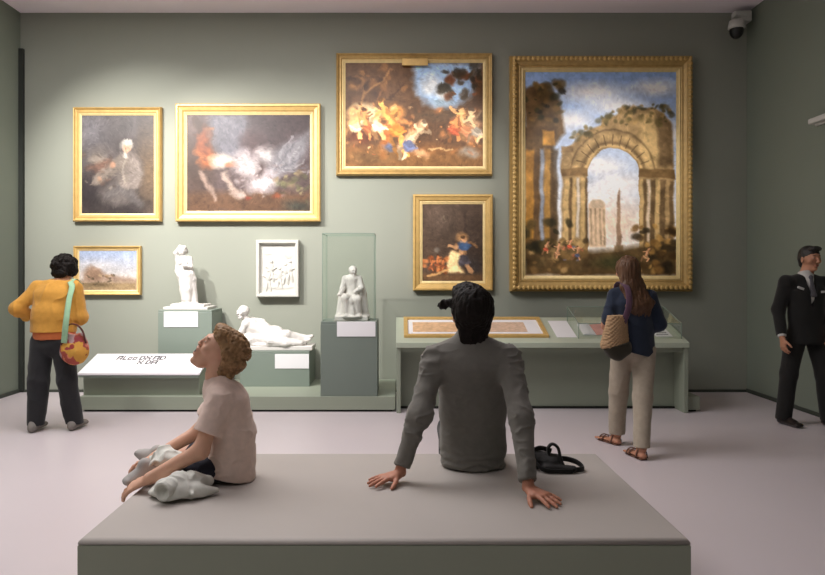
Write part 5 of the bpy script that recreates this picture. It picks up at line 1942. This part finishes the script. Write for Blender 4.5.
# ============================================================ GUARD in a dark suit
def guard():
    lat = unit(V(1, .12, 0))
    X = 3.985
    Yc = 6.85
    pel, wst, chs, nck = V(X + .01, Yc, .93), V(X + .01, Yc, 1.08), V(X, Yc, 1.31), V(X, Yc - .01, 1.475)
    shL, shR = V(X + .195, Yc + .02, 1.385), V(X - .195, Yc - .02, 1.395)
    elL, elR = V(X + .245, Yc + .05, 1.13), V(X - .255, Yc + .02, 1.13)
    wrL, wrR = V(X + .17, Yc - .12, .95), V(X - .27, Yc - .08, .875)
    hc = V(X + .03, Yc - .03, 1.625)
    hf, hu = unit((.18, -1, -.04)), (0, 0, 1)
    hipL, hipR = V(X + .10, Yc, .90), V(X - .09, Yc, .90)
    knL, knR = V(X + .15, Yc - .06, .50), V(X - .15, Yc + .02, .50)
    anL, anR = V(X + .20, Yc - .04, .09), V(X - .19, Yc + .04, .09)
    root = thing('person', 'person in a dark suit and tie standing by the side wall, facing us', 'person', (X, Yc, 0))
    S = Body(.0055, .03)
    S.slab(pel, wst, lat, (.14, .125), (.10, .09)).slab(wst, chs, lat, (.125, .15), (.09, .10)).slab(chs, nck, lat, (.15, .06), (.09, .05))
    S.cone(shL, shR, .045, .045).limb([nck - V(0, 0, .03), hc - V(0, -.02, .05)], (.058, .056))
    hd = head(S, hc, hf, hu, 1.03)
    S.limb([shL, elL, wrL], (.045, .038, .026)).limb([shR, elR, wrR], (.045, .038, .026))
    hand(S, wrR - V(0, 0, .01), unit((.05, -.12, -1)), (1, .2, 0), (.1, -1, 0), L=.185, curl=(.25, .35, .3))
    hand(S, wrL - V(0, 0, .01), unit((-.2, -.3, -1)), (-1, .2, 0), (-.1, -1, 0), L=.185, curl=(.25, .35, .3))
    S.limb([hipL, knL, anL], (.08, .055, .036)).limb([hipR, knR, anR], (.08, .055, .036))
    S.build('body', SKIN, root, color=skin_color(hd, (186, 134, 106), lips=(140, 86, 76), brow=(36, 28, 24)))
    # shirt front, collar, tie
    WSH = fabric('white_shirting', (205, 202, 198))
    S = Body(.005, .015)
    S.slab(chs + V(0, -.04, -.06), chs + V(0, -.035, .10), lat, (.075, .06), (.085, .06))
    S.slab(nck - V(0, 0, .035), nck + V(0, .004, .022), lat, (.074, .068), (.070, .066), k=.02)
    S.cut(nck + V(0, 0, .03), unit((0, .25, 1)))
    S.build('shirt', WSH, root)
    for w_, e in ((wrR, elR), (wrL, elL)):
        S = Body(.005, .01)
        d = unit(w_ - e)
        S.cone(w_ - d * .07, w_ + d * .0, .038, .038, flat=True)
        S.build('shirt_cuff', WSH, root)
    S = Body(.005, .008)
    S.ell(nck + V(.004, -.078, -.025), (.022, .016, .022))
    S.slab(nck + V(.004, -.082, -.04), chs + V(.004, -.135, -.04), (1, .1, 0), (.016, .034), (.010, .010))
    S.build('tie', fabric('grey_tie_silk', (92, 90, 96), rough=.5), root)
    # jacket with an opening over the shirt
    SUIT = fabric('black_suiting', (33, 32, 31), var=.05)
    S = Body(.006, .035)
    S.slab(pel - V(0, 0, .10), wst, lat, (.185, .165), (.140, .122)).slab(wst, chs, lat, (.165, .190), (.122, .130))
    S.slab(chs, chs + V(0, 0, .08), lat, (.19, .155), (.125, .09))
    S.cone(shL, nck - V(-.04, 0, .05), .062, .05).cone(shR, nck - V(.04, 0, .05), .062, .05)
    S.limb([shL, elL], (.070, .060), .03)
    S.cone(elL, elL + (wrL - elL) * .93, .060, .048, .03, True)
    S.limb([shR, elR], (.070, .060), .03)
    S.cone(elR, elR + (wrR - elR) * .93, .060, .048, .03, True)
    S.cut((0, 0, .80), (0, 0, -1))
    S.slab(chs + V(.004, -.16, -.13), chs + V(.004, -.135, .16), lat, (.008, .055), (.075, .085), k=.01, sub=True)
    S.ell(nck + V(0, -.0, .03), (.072, .075, .06), k=.012, sub=True)
    S.build('suit_jacket', SUIT, root, wrinkle(10, .006, (1, 1, .6)))
    # pocket square and badge
    for dx, dz, nm, rz in ((-.115, .035, 'pocket_square', -.35), (.115, .0, 'name_badge', .05)):
        p = chs + V(dx, -.139, dz)
        q_ = MB()
        q_.box(-.032, .032, -.008, .008, -.011, .011, .003)
        for v in q_.bm.verts:
            x, y, z = v.co
            yy = y + .4 * abs(dx) * abs(dx) * 2
            v.co = Vector((x * math.cos(rz) - z * math.sin(rz) + p[0], yy + p[1] + .005, x * math.sin(rz) + z * math.cos(rz) + p[2]))
        q_.build(nm, mat('white_linen', (196, 194, 190), rough=.8), root)
    S = Body(.006, .03)
    S.slab(pel - V(0, 0, .02), pel + V(0, 0, .06), lat, (.16, .15), (.118, .112))
    S.limb([hipL - V(0, 0, .03), knL, anL - V(0, 0, .02)], (.100, .080, .072), .025).limb([hipR - V(0, 0, .03), knR, anR - V(0, 0, .02)], (.100, .080, .072), .025)
    S.cut((0, 0, .055), (0, 0, -1))
    S.build('trousers', SUIT, root, wrinkle(10, .007, (1, 1, .6)))
    for an, dx in ((anL, .06), (anR, .05)):
        S = Body(.006, .02)
        shoe(S, an + V(0, .07, -.055), an + V(dx, -.20, -.06), .046, .036)
        S.cut((0, 0, .002), (0, 0, -1))
        S.build('shoe', mat('polished_black_leather', (38, 30, 28), rough=.28, var=.05), root)
    S = Body(.005, .015)
    P = hd['P']
    f, u, r = hd['f'], hd['u'], hd['r']
    S.ell(P(0, -.020, .036), (.084, .103, .094), (r, f, u))
    S.slab(P(0, -.06, .0), P(0, -.062, -.05), r, (.078, .062), (.045, .04), k=.02)
    S.ell(P(0, .06, .098), (.06, .045, .026), (r, f, u), k=.02)
    S.ell(P(0, .118, -.03), (.082, .078, .10), (r, f, u), k=.008, sub=True)
    for sg in (-1, 1):
        S.ell(P(sg * .09, .0, -.03), (.022, .034, .045), (r, f, u), k=.006, sub=True)
    S.build('hair', HAIR_BLACK, root, curls(50, .003))


guard()
# ------------------------------------------------------------------ light: the gallery's ceiling spots and soft fill lamps added out of view
def spot(loc, target, power, angle, blend=0.7, size=0.06, col=(1.0, 0.965, 0.925)):
    d = bpy.data.lights.new('ceiling_spot', 'SPOT')
    d.energy = power
    d.spot_size = math.radians(angle)
    d.spot_blend = blend
    d.shadow_soft_size = size
    d.color = col
    o = bpy.data.objects.new('ceiling_spot', d)
    o.location = loc
    o.rotation_euler = (Vector(target) - Vector(loc)).to_track_quat('-Z', 'Y').to_euler()
    COL.objects.link(o)
    return o


def area(loc, target, power, sx, sy, col=(1, 1, 1)):  # unseen soft fill, added to brighten the floor and foreground
    d = bpy.data.lights.new('ceiling_fill', 'AREA')
    d.shape = 'RECTANGLE'
    d.size, d.size_y = sx, sy
    d.energy = power
    d.color = col
    o = bpy.data.objects.new('ceiling_fill', d)
    o.location = loc
    o.rotation_euler = (Vector(target) - Vector(loc)).to_track_quat('-Z', 'Y').to_euler()
    COL.objects.link(o)
    return o


WARM = (1.0, 0.92, 0.82)
spot((-4.1, 5.6, 4.55), (-3.0, 8.75, 2.0), 860, 64, .8, .05)
spot((-3.0, 5.4, 4.55), (-1.7, 8.75, 1.9), 820, 60, .8, .05)
spot((-.6, 5.4, 4.55), (-.3, 8.75, 2.4), 230, 58, .9, .06)
spot((1.6, 5.4, 4.55), (.25, 8.75, 2.75), 330, 36, .8, .05)
spot((2.4, 5.2, 4.55), (2.5, 8.75, 2.55), 380, 37, .8, .06)
spot((1.2, 5.6, 4.55), (.9, 7.8, .85), 90, 30, .8, .05)
area((-2.2, 5.4, 4.70), (-2.2, 5.4, 0), 240, 4.5, 2.6, (1, .965, .97))
area((-2.4, 1.0, 4.70), (-2.0, 1.4, 0), 80, 4.5, 3.0, (1, .965, .97))

w = bpy.data.worlds.new('world')
SC.world = w
w.use_nodes = True
w.node_tree.nodes['Background'].inputs['Color'].default_value = (1, .98, .96, 1)
w.node_tree.nodes['Background'].inputs['Strength'].default_value = 0.1

SC.view_settings.view_transform = 'Standard'
SC.view_settings.look = 'None'
SC.view_settings.exposure = 0.0
SC.view_settings.gamma = 1.0
SC.view_settings.use_curve_mapping = False
